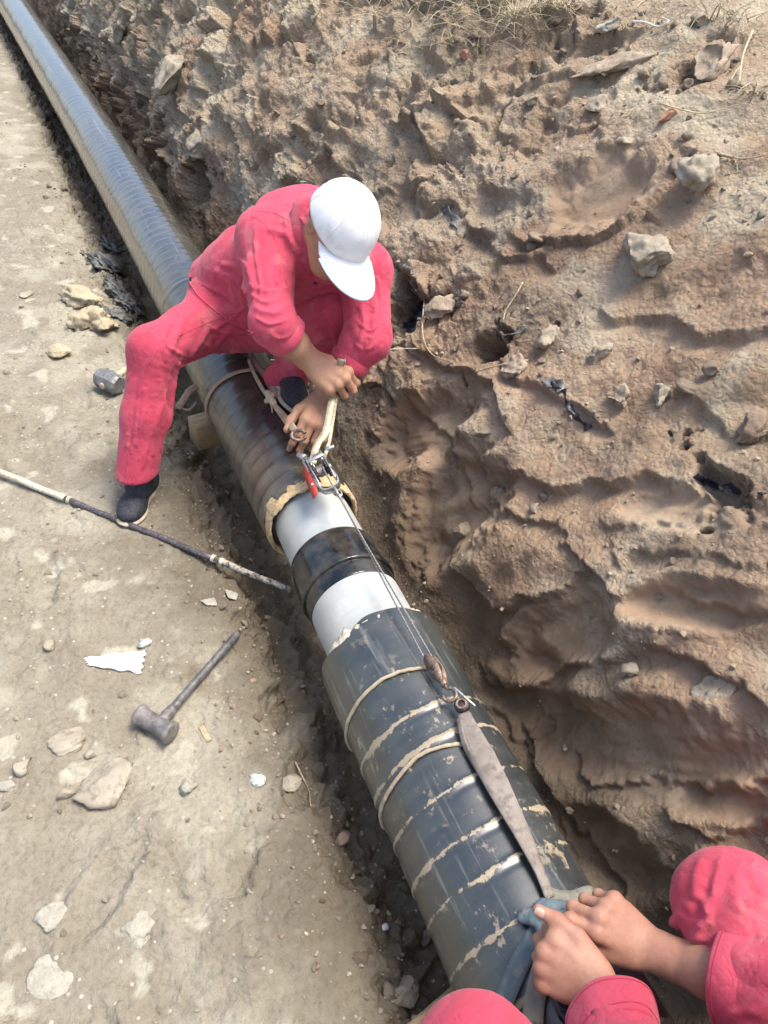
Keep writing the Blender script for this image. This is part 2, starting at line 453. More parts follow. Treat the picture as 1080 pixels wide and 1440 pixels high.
M_STONE = simple('pale_stone', (.28, .245, .185), (.40, .355, .275), 14, .9, .004, c3=(.19, .16, .115))
M_ROCK = simple('bank_rock', (.24, .18, .12), (.42, .35, .26), 12, .92, .005, c3=(.19, .13, .085))
M_CLOD = simple('soil_clod', (.17, .12, .08), (.32, .25, .18), 18, .95, .005, c3=(.12, .085, .055))
M_FOAMS = simple('dirty_foam', (.33, .27, .17), (.50, .43, .29), 24, .85, .006, c3=(.27, .2, .12))
M_CLODG = simple('grey_clod', (.27, .225, .16), (.40, .355, .27), 18, .95, .004, c3=(.2, .165, .115))
M_BRICK = simple('brick_lump', (.34, .14, .08), (.42, .22, .14), 20, .9, .004, c3=(.3, .22, .16))
M_WHITE = simple('white_sheet', (.62, .62, .60), (.74, .74, .72), 25, .6, .001)
M_PLASTER = simple('plaster_lump', (.30, .285, .225), (.38, .365, .30), 30, .9, .005, c3=(.26, .23, .17))
M_FOAM = simple('yellow_foam', (.42, .29, .14), (.56, .42, .24), 24, .85, .006, c3=(.3, .2, .1))
M_FOAMG = simple('grey_green_foam', (.33, .38, .33), (.48, .52, .46), 40, .9, .004)
M_BLACKBAG = simple('black_plastic', (.012, .012, .018), (.035, .035, .045), 18, .3, .004, spec=.5)
M_GREYBAG = simple('grey_plastic_rag', (.05, .055, .05), (.16, .165, .15), 26, .45, .004, c3=(.25, .23, .18))
M_GRASS = simple('dry_grass', (.40, .33, .20), (.58, .50, .33), 40, .8, 0)
M_TWIG = simple('twig', (.30, .22, .13), (.48, .38, .25), 60, .85, .001)
M_STRING = simple('white_string', (.6, .56, .48), (.7, .67, .6), 60, .8, 0)
M_WOOD = simple('block_wood', (.30, .19, .09), (.42, .29, .15), 9, .8, .002, stretch=(2, 9, 9), c3=(.22, .13, .06))
M_HANDLEWOOD = simple('handle_wood', (.42, .34, .22), (.55, .46, .31), 12, .7, .001, stretch=(9, 9, 2))
M_STEELDK = simple('hammer_steel', (.10, .10, .105), (.27, .255, .235), 34, .6, .002, metal=.25, c3=(.24, .18, .12))
M_SOOTY = simple('hammer_handle_paint', (.06, .062, .07), (.16, .158, .155), 22, .5, .001, metal=.2, c3=(.24, .21, .16), stretch=(1, 1, 1))
M_GALV = simple('zinc_steel', (.42, .43, .41), (.58, .59, .56), 60, .35, .001, metal=.85, c3=(.22, .2, .17))
M_IRONDK = simple('dark_iron', (.03, .028, .028), (.09, .075, .065), 60, .5, .001, metal=.7, c3=(.16, .1, .07))
M_RUSTY = simple('rusty_steel', (.15, .105, .08), (.30, .23, .18), 60, .55, .001, metal=.6, c3=(.10, .06, .04))
M_REDP = simple('red_paint_plate', (.50, .045, .03), (.62, .075, .05), 50, .4, .0005, c3=(.35, .05, .04), spec=.5)
M_LEVER = simple('lever_zinc', (.30, .26, .18), (.46, .42, .30), 50, .5, .0008, metal=.5, c3=(.2, .16, .1))
M_CABLE = simple('wire_rope', (.16, .14, .13), (.38, .36, .34), 400, .45, .0005, metal=.7)
M_STRAPG = simple('grey_webbing', (.17, .145, .12), (.27, .235, .20), 16, .8, .001, c3=(.12, .10, .085))
M_STRAPB = simple('blue_grey_webbing', (.06, .095, .115), (.12, .165, .185), 14, .7, .001, c3=(.2, .19, .15))
M_STRAPO = simple('olive_webbing', (.15, .15, .12), (.25, .24, .19), 14, .8, .001, c3=(.1, .1, .085))
M_STRAPT = simple('tan_webbing', (.36, .27, .17), (.48, .38, .26), 26, .85, .0015, c3=(.26, .18, .11))
M_CORD = simple('mud_cord', (.34, .27, .18), (.45, .38, .27), 60, .85, .0015)
def cloth_mat(name, base):
    m, nt, b = new_mat(name); g = NT(nt); v = g.coord()
    n1 = g.noise(v, 7, 4, .6); n2 = g.noise(v, 45, 5, .65)
    lo = tuple(c * .86 for c in base); hi = (min(1, base[0] * 1.08), base[1] * 1.35 + .008, base[2] * 1.3 + .01)
    c = g.mix(g.ramp(n1, [(.3, 0), (.7, 1)]), lo, hi)
    dust = g.math('MULTIPLY', g.ramp(g.noise(v, 9, 6, .7, .3), [(.52, 0), (.74, 1)]), .45)
    c = g.mix(dust, c, (.52, .30, .26))
    c = g.mix(g.math('MULTIPLY', g.ramp(n2, [(.4, 0), (.6, 1)]), .12), c, lo)
    w = g.n('ShaderNodeTexWave', {'Vector': g.mapv(v, (1, 1, 1), (0, .6, .7)), 'Scale': 420, 'Distortion': .5}).outputs['Fac']
    h = g.math('ADD', g.math('MULTIPLY', w, .035), g.math('MULTIPLY', n2, .8))
    cn = g.noise(g.mapv(v, (1, 1.6, .7), (.5, .3, 0)), 9, 3, .55, 1.1); cz = g.ramp(g.math('ABSOLUTE', g.math('SUBTRACT', cn, .5)), [(0, 0), (.035, .7), (.12, 1)])
    cn2 = g.noise(g.mapv(v, (1.5, 1, .6), (0, .8, .4)), 21, 2, .5, .8); cz2 = g.ramp(g.math('ABSOLUTE', g.math('SUBTRACT', cn2, .5)), [(0, 0), (.05, .8), (.15, 1)])
    b1 = g.bump(g.math('ADD', cz, g.math('MULTIPLY', cz2, .2)), .006, .20)
    put(nt, b, c, .82, g.bump(h, .0025, .7, b1))
    b.inputs['Sheen Weight'].default_value = .12; b.inputs['Specular IOR Level'].default_value = .2
    return m
M_RED = cloth_mat('red_work_cloth', (.50, .050, .088))
M_RED2 = cloth_mat('red_work_cloth_near', (.47, .050, .085))
M_CAP = simple('white_cap_cloth', (.80, .80, .78), (.87, .87, .86), 9, .85, .0008, c3=(.70, .69, .65), spec=.2)
M_CAPSHADE = simple('bluish_cap_shade', (.48, .63, .67), (.54, .69, .72), 60, .8, .0005)  # bluish shading of the white brim, given as a colour
M_NAVY = simple('navy_shoe', (.008, .010, .016), (.020, .024, .034), 60, .7, .002, c3=(.06, .06, .06))
M_SOLE = simple('shoe_sole', (.34, .28, .20), (.5, .44, .35), 50, .8, .001)
M_NAVYCL = simple('navy_undershirt', (.02, .022, .035), (.04, .045, .06), 60, .9, .001)
M_HAIR = simple('black_hair', (.012, .010, .009), (.03, .026, .022), 120, .5, .002)
def skin_mat(name, base, deep):
    m, nt, b = new_mat(name); g = NT(nt); v = g.coord()
    n1 = g.noise(v, 16, 4, .6); n2 = g.noise(v, 150, 5, .6)
    c = g.mix(g.ramp(n1, [(.35, 0), (.65, 1)]), base, deep)
    c = g.mix(g.math('MULTIPLY', g.ramp(n2, [(.45, 0), (.65, 1)]), .25), c, tuple(x * .7 for x in deep))
    dirt = g.math('MULTIPLY', g.ramp(g.noise(v, 34, 6, .7, .4), [(.58, 0), (.75, 1)]), .35)
    c = g.mix(dirt, c, (.22, .15, .10))
    cr = g.voro(g.mapv(v, (1, 1, 1)), 420, 'DISTANCE_TO_EDGE')
    h = g.math('ADD', g.math('MULTIPLY', n2, .6), g.math('MULTIPLY', g.ramp(cr, [(0, 0), (.12, 1)]), .10))
    put(nt, b, c, .55, g.bump(h, .0011, .6))
    b.inputs['Subsurface Weight'].default_value = .12; b.inputs['Subsurface Radius'].default_value = (.006, .0025, .0012)
    b.inputs['Subsurface Scale'].default_value = .6
    b.inputs['Specular IOR Level'].default_value = .4
    return m
M_SKIN = skin_mat('tanned_skin', (.46, .26, .155), (.37, .19, .115))
M_SKIN2 = skin_mat('tanned_skin_near', (.40, .215, .145), (.32, .155, .105))
M_NAIL = simple('fingernail', (.42, .25, .19), (.48, .31, .24), 80, .35, .0002)

# ------------------------------------------------------------------ the terrain: worked ground, trench, dug bank
def yline():
    ys = [-4.0, -3.2, -2.6, -2.2, -1.9, -1.7, -1.6]; y = -1.5
    while y < 11:
        ys.append(y); y += .0056 * max(1.0, (math.hypot(y + 1.5, 1.2)) / 2.4) ** 1.15
    ys += [12, 13.5, 16, 20]
    return np.array(ys)
YS = yline()
NEAR = np.array([(-9, .1), (-3.2, .04), (-1.6, .0), (-.9, .0), (-.44, .0), (-.28, -.03), (-.13, -.12), (.05, -.22), (.2, -.38), (.34, -.42), (.46, -.34), (.58, -.02), (.82, .33), (1.12, .64), (1.42, .90), (1.8, 1.12), (2.35, 1.28), (3.3, 1.38), (7, 1.5)])
FAR = np.array([(-9, .1), (-3.2, .04), (-1.6, .0), (-.9, .0), (-.44, .0), (-.26, -.02), (-.13, -.10), (.05, -.18), (.16, -.28), (.27, -.28), (.36, -.10), (.44, .16), (.6, .55), (.8, .88), (1.1, 1.12), (1.5, 1.27), (2.2, 1.4), (3.3, 1.5), (7, 1.6)])
def dense(P, n=40): return smooth_path(P, n)
nd, fd = dense(NEAR), dense(FAR)
arc = np.concatenate([[0], np.cumsum(np.linalg.norm(np.diff(nd, axis=0), axis=1))])
S0 = arc[np.argmin(np.abs(nd[:, 0] - 0))]           # arc length where x = 0
def sline():
    out = []; s = 0.0
    while s < arc[-1]:
        out.append(s); x = np.interp(s, arc, nd[:, 0])
        if x < -1.35: st = .012 + (-1.35 - x) * .12
        elif x < -.4: st = .0068
        elif x < .1: st = .0052
        elif s - S0 < 1.5: st = .0059
        elif s - S0 < 2.6: st = .0080
        else: st = .010 + (s - S0 - 2.6) * .06
        s += st
    return np.array(out)
SS = sline(); NS, NY = len(SS), len(YS)
ti = np.interp(SS, arc, np.arange(len(arc)))
nX = np.stack([np.interp(ti, np.arange(len(nd)), nd[:, i]) for i in (0, 1)], 1)
fX = np.stack([np.interp(ti, np.arange(len(fd)), fd[:, i]) for i in (0, 1)], 1)
w = sstep(.4, 4.2, YS)[None, :, None]
XZ = nX[:, None] * (1 - w) + fX[:, None] * w
V0 = np.zeros((NS, NY, 3), np.float32); V0[..., 0] = XZ[..., 0]; V0[..., 1] = YS[None]; V0[..., 2] = XZ[..., 1]
# the trench wanders a little
wob = (.05 * np.sin(YS * .9 + 1) + .03 * np.sin(YS * 2.3))[None] * sstep(.45, .9, V0[..., 0])
V0[..., 0] += wob
g0 = np.gradient(V0, axis=0); g1 = np.gradient(V0, axis=1)
N0 = np.cross(g0, g1); N0 /= np.linalg.norm(N0, axis=-1, keepdims=True)
N0 *= np.sign(N0[..., 2:3] + 1e-9)
P0 = V0.reshape(-1, 3); N0 = N0.reshape(-1, 3)
X_, Y_, Z_ = P0[:, 0], P0[:, 1], P0[:, 2]
SSg = np.repeat(SS - S0, NY)
bank = sstep(.38, .62, SSg)                       # 0 on the left and the trench floor, 1 on the bank
left = 1 - sstep(-.36, -.22, SSg); rub = sstep(-.42, -.24, SSg) * (1 - sstep(.25, .5, SSg))
disp = np.zeros(len(P0), np.float32)
Q = P0 * np.array([1, 1, 1], np.float32)
n_big = fbm(Q, 1.3, 3, 1); n_mid = fbm(Q, 6, 3, 5); n_fin = fbm(Q, 28, 3, 9, .6)
vis = (Y_ > -1.6) & (SSg < 3.2) & (X_ > -1.7) & (Y_ < 9)
ib = np.where(vis & (SSg > -.34))[0]
f1, f2, cid = [np.zeros(len(P0), np.float32) for _ in range(3)]
warp = P0[ib] + np.stack([perlin(P0[ib], 9, s) for s in (31, 32, 33)], 1) * .045
a_, b_, c_ = facets(warp * np.array([1, .85, 1.2], np.float32), 6.0, 3); f1[ib], f2[ib], cid[ib] = a_, b_, c_
g1_, g2_, gid = [np.zeros(len(P0), np.float32) for _ in range(3)]
a_, b_, c_ = facets(P0[ib] + .35 * (warp - P0[ib]), 24, 4); g1_[ib], g2_[ib], gid[ib] = a_, b_, c_
# where the bank is rough (broken clods) and where the digger left it smooth
rough = sstep(-.25, .35, fbm(Q, 2.1, 3, 21) + .12)
up_ = A(.62, 0, .78)
# ---- authored features: pixels of the photograph are used to find the places on the bank
sub_i = np.where(vis)[0][::3]; qs = proj(P0[sub_i]).astype(np.float32)
def place(px, py):
    d = (qs[:, 0] - px) ** 2 + (qs[:, 1] - py) ** 2; return P0[sub_i[d.argmin()]].astype(float), N0[sub_i[d.argmin()]].astype(float)
smoothed = np.zeros(len(P0), np.float32); red = np.zeros(len(P0), np.float32); damp_shade = np.zeros(len(P0), np.float32)
feat = np.zeros(len(P0), np.float32)
def local(c, rad): return np.where((np.abs(Y_ - c[1]) < rad) & (np.abs(X_ - c[0]) < rad) & (np.abs(Z_ - c[2]) < rad) & vis)[0]
def scoop(c, a, b, depth, lip=.012, rd=.7, scr=.003):
    C0, n = place(*c); a3 = place(*a)[0] - C0; b3 = place(*b)[0] - C0
    b3 = b3 - a3 * (b3 @ a3) / (a3 @ a3)
    I = local(C0, 1.5 * max(np.linalg.norm(a3), np.linalg.norm(b3)) + .05)
    d = P0[I] - C0; u = d @ a3 / (a3 @ a3); v = d @ b3 / (b3 @ b3); w_ = np.abs(d @ n)
    r = np.sqrt(u * u + v * v) + .22 * n_mid[I] + .06 * n_fin[I] + w_ * .5
    m = 1 - sstep(.45, 1.0, r)
    feat[I] += -depth * m + .5 * lip * np.exp(-((r - 1.06) / .13) ** 2)
    k = 1 - sstep(.82, .98, r); smoothed[I] = np.maximum(smoothed[I], k)
    st = perlin(np.stack([u * .7, v * 9 * np.linalg.norm(b3) / .12, 0 * u], 1), 1.0, 40) + .5 * perlin(np.stack([u * 1.5, v * 25, 0 * u], 1), 1.0, 41)
    feat[I] += scr * st * k
    red[I] = np.maximum(red[I], k * rd * np.clip(.6 + n_mid[I], 0, 1))
def hole(c, r, depth, sx=1, darkening=.6):
    C0, n = place(*c); I = local(C0, 3 * r * max(1, sx))
    d = P0[I] - C0; d[:, 1] /= sx; dd = np.linalg.norm(d, axis=1) * (1 + .7 * n_mid[I] + .3 * n_fin[I] + .3 * (cid[I] - .5))
    k = np.exp(-(dd / r) ** 4); feat[I] -= depth * k; damp_shade[I] = np.maximum(damp_shade[I], k * darkening)  # soil colour darkened towards the middle of each hole
    feat[I] += .02 * np.exp(-((dd - 1.25 * r) / (.3 * r)) ** 2) * np.clip(d @ up_ / r, 0, 1)
def ledge(pts, rng, amp, edge=.010, face_red=.0):
    P = smooth_path(np.array([place(*p)[0] for p in pts]), 5); c = P.mean(0)
    I = local(c, np.abs(P - c).max() + 2.5 * rng)
    best = np.full(len(I), 9.0); t = np.zeros(len(I))
    for a, b in zip(P[:-1], P[1:]):
        ab = b - a; s = np.clip((P0[I] - a) @ ab / (ab @ ab + 1e-9), 0, 1); d = P0[I] - a - s[:, None] * ab
        dd = np.linalg.norm(d, axis=1); m = dd < best; best[m] = dd[m]; t[m] = np.sign(d[m] @ up_) * dd[m]
    t = t + .018 * n_mid[I] * 2 + .008 * n_fin[I]
    ends = np.exp(-(np.maximum(0, best - rng) / (rng * .5)) ** 2)
    s = sstep(-edge, edge, t)
    feat[I] += .62 * amp * (s * np.exp(-np.clip(t, 0, 9) / rng) - .75 * (1 - s) * np.exp(np.clip(t, -9, 0) / rng)) * ends
    if face_red: red[I] = np.maximum(red[I], face_red * (1 - s) * np.exp(np.clip(t, -9, 0) / (rng * 1.4)) * ends); smoothed[I] = np.maximum(smoothed[I], .7 * (1 - s) * np.exp(np.clip(t, -9, 0) / (rng * 1.2)) * ends)
damp = 1 - .7 * np.exp(-((SSg - .62) / .42) ** 2) * (1 - sstep(.3, 1.6, Y_))
for a in [((585, 600), (700, 570), (575, 665), .10, .02, .5), ((630, 715), (720, 630), (675, 775), .10, .02, .6), ((850, 270), (930, 215), (880, 315), .06, .012, .5),
          ((970, 850), (1110, 855), (970, 893), .055, .015, .9), ((780, 905), (890, 865), (790, 965), .07, .02, .6),
          ((880, 1055), (1120, 1080), (870, 1130), .06, .015, .35), ((1010, 1135), (1090, 1135), (1005, 1160), .03, .015, .1), ((850, 1190), (945, 1240), (825, 1250), .05, .015, .2),
          ((960, 722), (1085, 735), (960, 752), .02, .008, .3), ((700, 1000), (800, 1010), (720, 1060), .04, .01, .2),
          ((800, 1330), (850, 1400), (830, 1300), .03, .01, .1)]: scoop(*a)
for a in [((562, 432), .085, .24, 1, .8), ((692, 492), .05, .15, 1.2, .7), ((235, 195), .11, .10, 1.4, .4), ((1005, 672), .035, .10, 2.2, .6), ((968, 110), .05, .08, 1, .5),
          ((832, 18), .06, .08, 1, .5), ((215, 120), .10, .08, 1.3), ((275, 260), .09, .12, 1.5, .5), ((1010, 60), .04, .05)]: hole(*a)
for a in [([(575, 470), (600, 505), (650, 525), (700, 545), (712, 600)], .05, .05, .010, .5), ([(640, 640), (700, 655), (760, 680), (830, 672), (900, 668), (985, 690)], .07, .05, .012, .9),
          ([(640, 790), (690, 850), (750, 845), (800, 830), (835, 800)], .06, .06, .010, .6), ([(870, 835), (920, 825), (1000, 850), (1085, 862)], .05, .035), ([(690, 955), (745, 960), (800, 935), (860, 925), (940, 905), (1010, 940), (1070, 980)], .05, .045, .010, .3),
          ([(820, 1085), (870, 1100), (940, 1110), (1010, 1118), (1085, 1105)], .04, .035), ([(745, 1040), (790, 1120), (830, 1190), (870, 1260), (905, 1340)], .05, .045), ([(950, 1160), (1010, 1170), (1085, 1165)], .03, .03),
          ([(740, 350), (800, 345), (870, 330), (930, 280), (985, 225)], .07, .05), ([(560, 180), (640, 150), (720, 120), (800, 105)], .06, .04), ([(590, 300), (640, 290), (690, 350), (760, 370)], .06, .04),
          ([(860, 450), (950, 440), (1010, 470), (1085, 460)], .06, .04, .01, .5), ([(330, 330), (345, 250), (330, 180)], .07, .05), ([(720, 520), (780, 560), (840, 590)], .04, .04, .01, .6), ([(560, 560), (640, 660), (650, 700)], .05, .03, .01, .3),
          ([(860, 745), (960, 735), (1085, 745)], .03, .02), ([(880, 790), (980, 780), (1085, 800)], .03, .022), ([(700, 720), (780, 740), (830, 790)], .04, .03), ([(480, 300), (540, 260), (560, 200)], .05, .04), ([(950, 560), (1020, 600), (1085, 600)], .05, .035),
          ([(620, 960), (700, 1010), (760, 1090), (800, 1180)], .04, .03)]: ledge(*a)
# far bank: long vertical scars left by roots and rain
far_b = bank * sstep(2.0, 3.6, Y_) * sstep(.1, .4, Z_)
vq = np.stack([Y_ * 7, X_ * 1.2 + Z_ * 1.2, X_ * 0], 1)
scar = ridged(vq, 1.0, 3, 51)
rgh = np.clip(rough - smoothed, 0, 1)
T_ = A(.80, -.42, .42); T_ /= np.linalg.norm(T_)          # the way the digger's bucket was drawn
low = (1 - sstep(.15, 1.1, Y_ - .35 * (SSg - 1.0))) * bank
qs_ = P0 - (P0 @ T_.astype(np.float32))[:, None] * T_.astype(np.float32)[None] * .86
sm_l = fbm(qs_, 4.2, 3, 161, .5); sm_r = ridged(qs_, 6.5, 2, 171); sm_f = perlin(qs_, 46, 181)
# ---- sum of relief
rgh = rgh * (1 - .8 * low * sstep(-.35, .15, .3 - n_big)); damp = damp * (1 - .55 * low)
disp += low * (.055 * sm_l + .009 * sm_r + .0016 * sm_f)
disp += bank * (.07 * (1 - .5 * low) * n_big + .024 * n_mid * (1 - .7 * smoothed) * damp + .009 * n_fin * (1 - .9 * smoothed) * damp)
block = (cid - .5) * .085 * sstep(.0, .10, f2 - f1) - .012 * (1 - sstep(0, .12, f2 - f1))
disp += bank * rgh * block * damp
disp += bank * (1 - smoothed) * (.25 + .75 * rgh) * damp * ((gid - .5) * .020 * sstep(0, .12, g2_ - g1_) - .004 * (1 - sstep(0, .14, g2_ - g1_))) * .8
disp += bank * .010 * ridged(Q * np.array([1, 1.5, 1], np.float32), 3.2, 3, 61) * (1 - .8 * smoothed)
# slanting strata of the worked clay
strata = np.sin((Z_ * .8 + X_ * .25 + Y_ * .16 + .06 * n_big) * 46 + 3 * fbm(Q, 1.6, 2, 71))
disp += bank * .004 * strata * sstep(.0, .5, n_big + .3) * (1 - .6 * rgh)
disp += far_b * .028 * scar * (1 - .6 * smoothed)
feat *= .85
disp += feat * bank + feat * (1 - bank) * .5 * (SSg > 0)
# left ground: trodden mud, dents, crumbs
ln = left * vis
disp += left * (.024 * n_big + .009 * n_mid)
ig = np.where(vis & (SSg < -.2))[0]
l1, l2, lid = facets(P0[ig] + np.stack([perlin(P0[ig], 14, s) for s in (81, 82, 83)], 1) * .03, 20, 7)
crumbly = sstep(.0, .5, fbm(P0[ig], 3.4, 3, 91) + .1 + .9 * sstep(-.95, -.35, P0[ig][:, 0]) * .4)
disp[ig] += left[ig] * (crumbly * ((lid - .5) * .010 * sstep(0, .12, l2 - l1)) + .0016 * n_fin[ig] + .004 * ridged(P0[ig], 9, 3, 95) * (.3 + crumbly))
lf = fbm(P0[ig], 75, 2, 97); disp[ig] += left[ig] * .0012 * lf * (.4 + crumbly)
for (x, y, rx, ry, dp, an) in [(420, 1090, .09, .045, .012, .5), (300, 740, .11, .045, .010, .3), (110, 560, .12, .05, .010, .2), (150, 1250, .12, .05, .010, .8), (330, 1200, .10, .05, .008, .2), (60, 820, .12, .05, .008, .1), (60, 250, .14, .06, .012, 0)]:
    c = atz(x, y, 0); I = local(A(c[0], c[1], 0), .3); d = P0[I] - c; ca, sa = math.cos(an), math.sin(an)
    u = (d[:, 0] * sa + d[:, 1] * ca) / rx; v = (d[:, 0] * ca - d[:, 1] * sa) / ry; r = np.sqrt(u * u + v * v) + .15 * n_mid[I]
    disp[I] += -dp * (1 - sstep(.7, 1.05, r)) + dp * .5 * np.exp(-((r - 1.15) / .15) ** 2)
# loose rubble beside and under the pipe
disp += rub * (.020 * n_mid + .008 * n_fin + (cid - .5) * .040 * sstep(0, .15, f2 - f1) * (f2 > 0) + (gid - .5) * .024 * sstep(0, .12, g2_ - g1_) * (g2_ > 0))
V = P0 + N0 * disp[:, None]
# keep clear of the pipe
ax_x = np.where(Y_ < 0, Y_ * PD_N[0] / PD_N[1], bow(np.clip(Y_, 0, 11)))
dx = V[:, 0] - ax_x; dz = V[:, 2] - AXZ; rr = np.hypot(dx, dz); rp = np.where(Y_ < -.45, .170, .158)
m = rr < rp; V[m, 0] = ax_x[m] + dx[m] / rr[m] * rp[m]; V[m, 2] = AXZ + dz[m] / rr[m] * rp[m]
damp_shade = np.maximum(damp_shade, .98 * (1 - sstep(.50, .95, SSg + .10 * n_mid)) * sstep(-.36, -.16, SSg + .05 * n_mid + .04 * n_big) * (.65 + .35 * np.clip(n_mid + .5, 0, 1)))  # shade of the trench gap put into the soil colour, along with damp
damp_shade = np.maximum(damp_shade, sstep(-.44, -.30, SSg + .08 * n_mid + .03 * n_fin) * (1 - sstep(-.1, .0, SSg)) * sstep(2.5, .5, -Y_ + 1.5 - 1.5) * 0)
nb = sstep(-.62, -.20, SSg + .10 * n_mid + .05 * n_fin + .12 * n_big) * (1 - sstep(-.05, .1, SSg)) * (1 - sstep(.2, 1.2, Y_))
damp_shade = np.maximum(damp_shade, .78 * nb)  # dark band left of the near pipe: its shadow put into soil colour
damp_shade = np.maximum(damp_shade, bank * sstep(.1, .5, fbm(Q, 1.7, 3, 111)) * .28)
red = np.clip(np.maximum(red, bank * sstep(-.1 - .25 * low, .4 - .2 * low, fbm(Q, 2.4, 3, 121)) * .9), 0, 1)
red = np.maximum(red, (1 - bank) * sstep(-.3, -.2, SSg) * sstep(0, .5, n_mid + n_big) * .6)
pale = np.clip(bank * sstep(.05, .5, fbm(Q, 3.1, 4, 131)) * (1 - smoothed) * .8 + bank * sstep(.85, 1.3, Z_) * .4, 0, 1)
pg = fbm(P0[ig], 3.0, 4, 141, .6); pale[ig] = np.maximum(pale[ig], left[ig] * sstep(.10, .5, pg) * .55)
pf = left[ig] * sstep(.45, .62, fbm(P0[ig], 9.0, 3, 151)) ; pale[ig] = np.maximum(pale[ig], pf)
V = V.astype(np.float32); AT = dict(damp_shade=damp_shade, red=red, pale=pale, smoothed=smoothed * bank)
cut = int(np.argmin(np.abs(SS - S0 - .30)))
def strip(i0, i1, name, mat, label=None):
    n = i1 - i0 + 1; idx = slice(i0 * NY, (i1 + 1) * NY)
    a = np.arange(n - 1)[:, None] * NY + np.arange(NY - 1)[None]
    Fq = np.stack([a, a + NY, a + NY + 1, a + 1], -1).reshape(-1, 4)
    o = link(name, mesh_from(name, V[idx], Fq, True, {k: v[idx] for k, v in AT.items()}), mat, kind='structure')
    return o
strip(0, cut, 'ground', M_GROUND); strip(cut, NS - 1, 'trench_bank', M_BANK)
VQ_i = np.where(vis)[0][::2]; VQ = proj(V[VQ_i]).astype(np.float32)
VN = None
def spot(px, py):
    """the terrain point that the photograph shows at this pixel"""
    r2 = (VQ[:, 0] - px) ** 2 + (VQ[:, 1] - py) ** 2; m = np.where(r2 < 40)[0]
    if len(m) == 0: k = r2.argmin()
    else: k = m[(VQ[m, 2] + np.sqrt(r2[m]) * .003).argmin()]
    return V[VQ_i[k]].astype(float), N0[VQ_i[k]].astype(float)
def ground_z(x, y):
    j = np.argmin(np.abs(YS - y)); col = V.reshape(NS, NY, 3)[:, j]; return float(col[np.argmin(np.abs(col[:, 0] - x)), 2])

# ------------------------------------------------------------------ pipes
def pipe_tube(ys, Rf, k=160, org=None, thf=None):
    """Rf(y, th) -> radius; returns a tube along the pipeline"""
    th = np.linspace(0, 2 * PI, k, endpoint=False); Vs = []
    for y in ys:
        c = axis(y); d = PD_N if y < 0 else A(0, 1, 0)
        s = unit(np.cross(d, A(0, 0, 1))); t = np.cross(s, d)
        r = Rf(y, th); yy = thf(y, th) if thf else 0
        Vs.append(c + (np.cos(th) * r)[:, None] * s + (np.sin(th) * r)[:, None] * t + (np.atleast_1d(yy) * np.ones(k))[:, None] * d)
    Vs = np.concatenate(Vs); n = len(ys); q = np.arange(k); w_ = (q + 1) % k
    Fq = np.concatenate([np.stack([i * k + q, i * k + w_, (i + 1) * k + w_, (i + 1) * k + q], 1) for i in range(n - 1)])
    return Vs, Fq
def jacket_mat(name, near):
    m, nt, b = new_mat(name); g = NT(nt); v = g.coord()
    n1 = g.noise(v, 6, 6, .65, .5); n2 = g.noise(v, 45, 6, .7); n3 = g.noise(g.mapv(v, (1, .12, 1)), 90, 5, .6)
    sc = g.noise(g.mapv(v, (60, 2.5, 60)), 1, 4, .6)
    sc2 = g.noise(g.mapv(v, (3, 40, 3), (0, 0, .35)), 1, 4, .6)
    if near: blk, dust, lite = (.012, .020, .023), (.070, .072, .060), (.36, .29, .19)
    else: blk, dust, lite = (.012, .017, .017), (.15, .125, .08), (.33, .27, .18)
    side = g.attr('dust'); seam = g.attr('seam')
    k = g.math('ADD', g.math('MULTIPLY', g.ramp(n1, [(.36, 0), (.62, 1)]), .5 if near else .42), g.math('MULTIPLY', side, .35 if near else .75))
    k = g.math('MULTIPLY', k, g.ramp(sc2, [(.28, .35), (.6, 1)]), clamp=True)
    c = g.mix(k, blk, dust)
    scr = g.ramp(sc, [(.60, 0), (.70, 1)]); c = g.mix(g.math('MULTIPLY', scr, .45), c, (.22, .22, .19) if near else (.3, .25, .17))
    spots = g.math('MULTIPLY', g.ramp(n2, [(.60, 0), (.68, 1)]), g.ramp(n1, [(.46, 0), (.62, 1)]))
    c = g.mix(g.math('MULTIPLY', spots, .85 if near else .5), c, lite)
    if near:
        nm = g.math('ADD', g.math('MULTIPLY', g.noise(v, 38, 6, .75), .75), g.math('MULTIPLY', g.noise(v, 6, 3, .6), .5))
        mud = g.ramp(g.math('ADD', seam, g.math('MULTIPLY', g.math('SUBTRACT', nm, .66), 3.4)), [(.60, 0), (.68, 1)])
        bl = g.math('MULTIPLY', g.ramp(g.noise(g.mapv(v, (1, .6, 1)), 24, 7, .72), [(.60, 0), (.64, 1)]), g.ramp(g.noise(v, 3.2, 3, .5), [(.44, 0), (.56, 1)]))
        mud = g.math('MAXIMUM', mud, g.math('MULTIPLY', bl, .85), clamp=True)
    else: mud = g.math('MULTIPLY', seam, g.ramp(n2, [(.25, .5), (.5, 1)]), clamp=True)
    c = g.mix(mud, c, g.mix(n2, (.22, .165, .10), (.42, .35, .24)) if near else (.02, .02, .02))
    rough = g.math('ADD', .26, g.math('ADD', g.math('MULTIPLY', k, .30), g.math('MULTIPLY', mud, .5 if near else .1)), clamp=True)
    h = g.math('ADD', g.math('MULTIPLY', n3, .5), g.math('ADD', g.math('MULTIPLY', spots, .5), g.math('MULTIPLY', scr, -.3)))
    put(nt, b, c, rough, g.bump(h, .0015 if near else .0006, .6)); b.inputs['Specular IOR Level'].default_value = .5; b.inputs['Coat IOR'].default_value = 1.7
    worn = g.attr('worn')
    nt.links.new(g.math('SUBTRACT', .7 if near else 1.0, g.math('MULTIPLY', worn, .7)), b.inputs['Coat Weight']); b.inputs['Coat Roughness'].default_value = .34 if near else .12
    return m
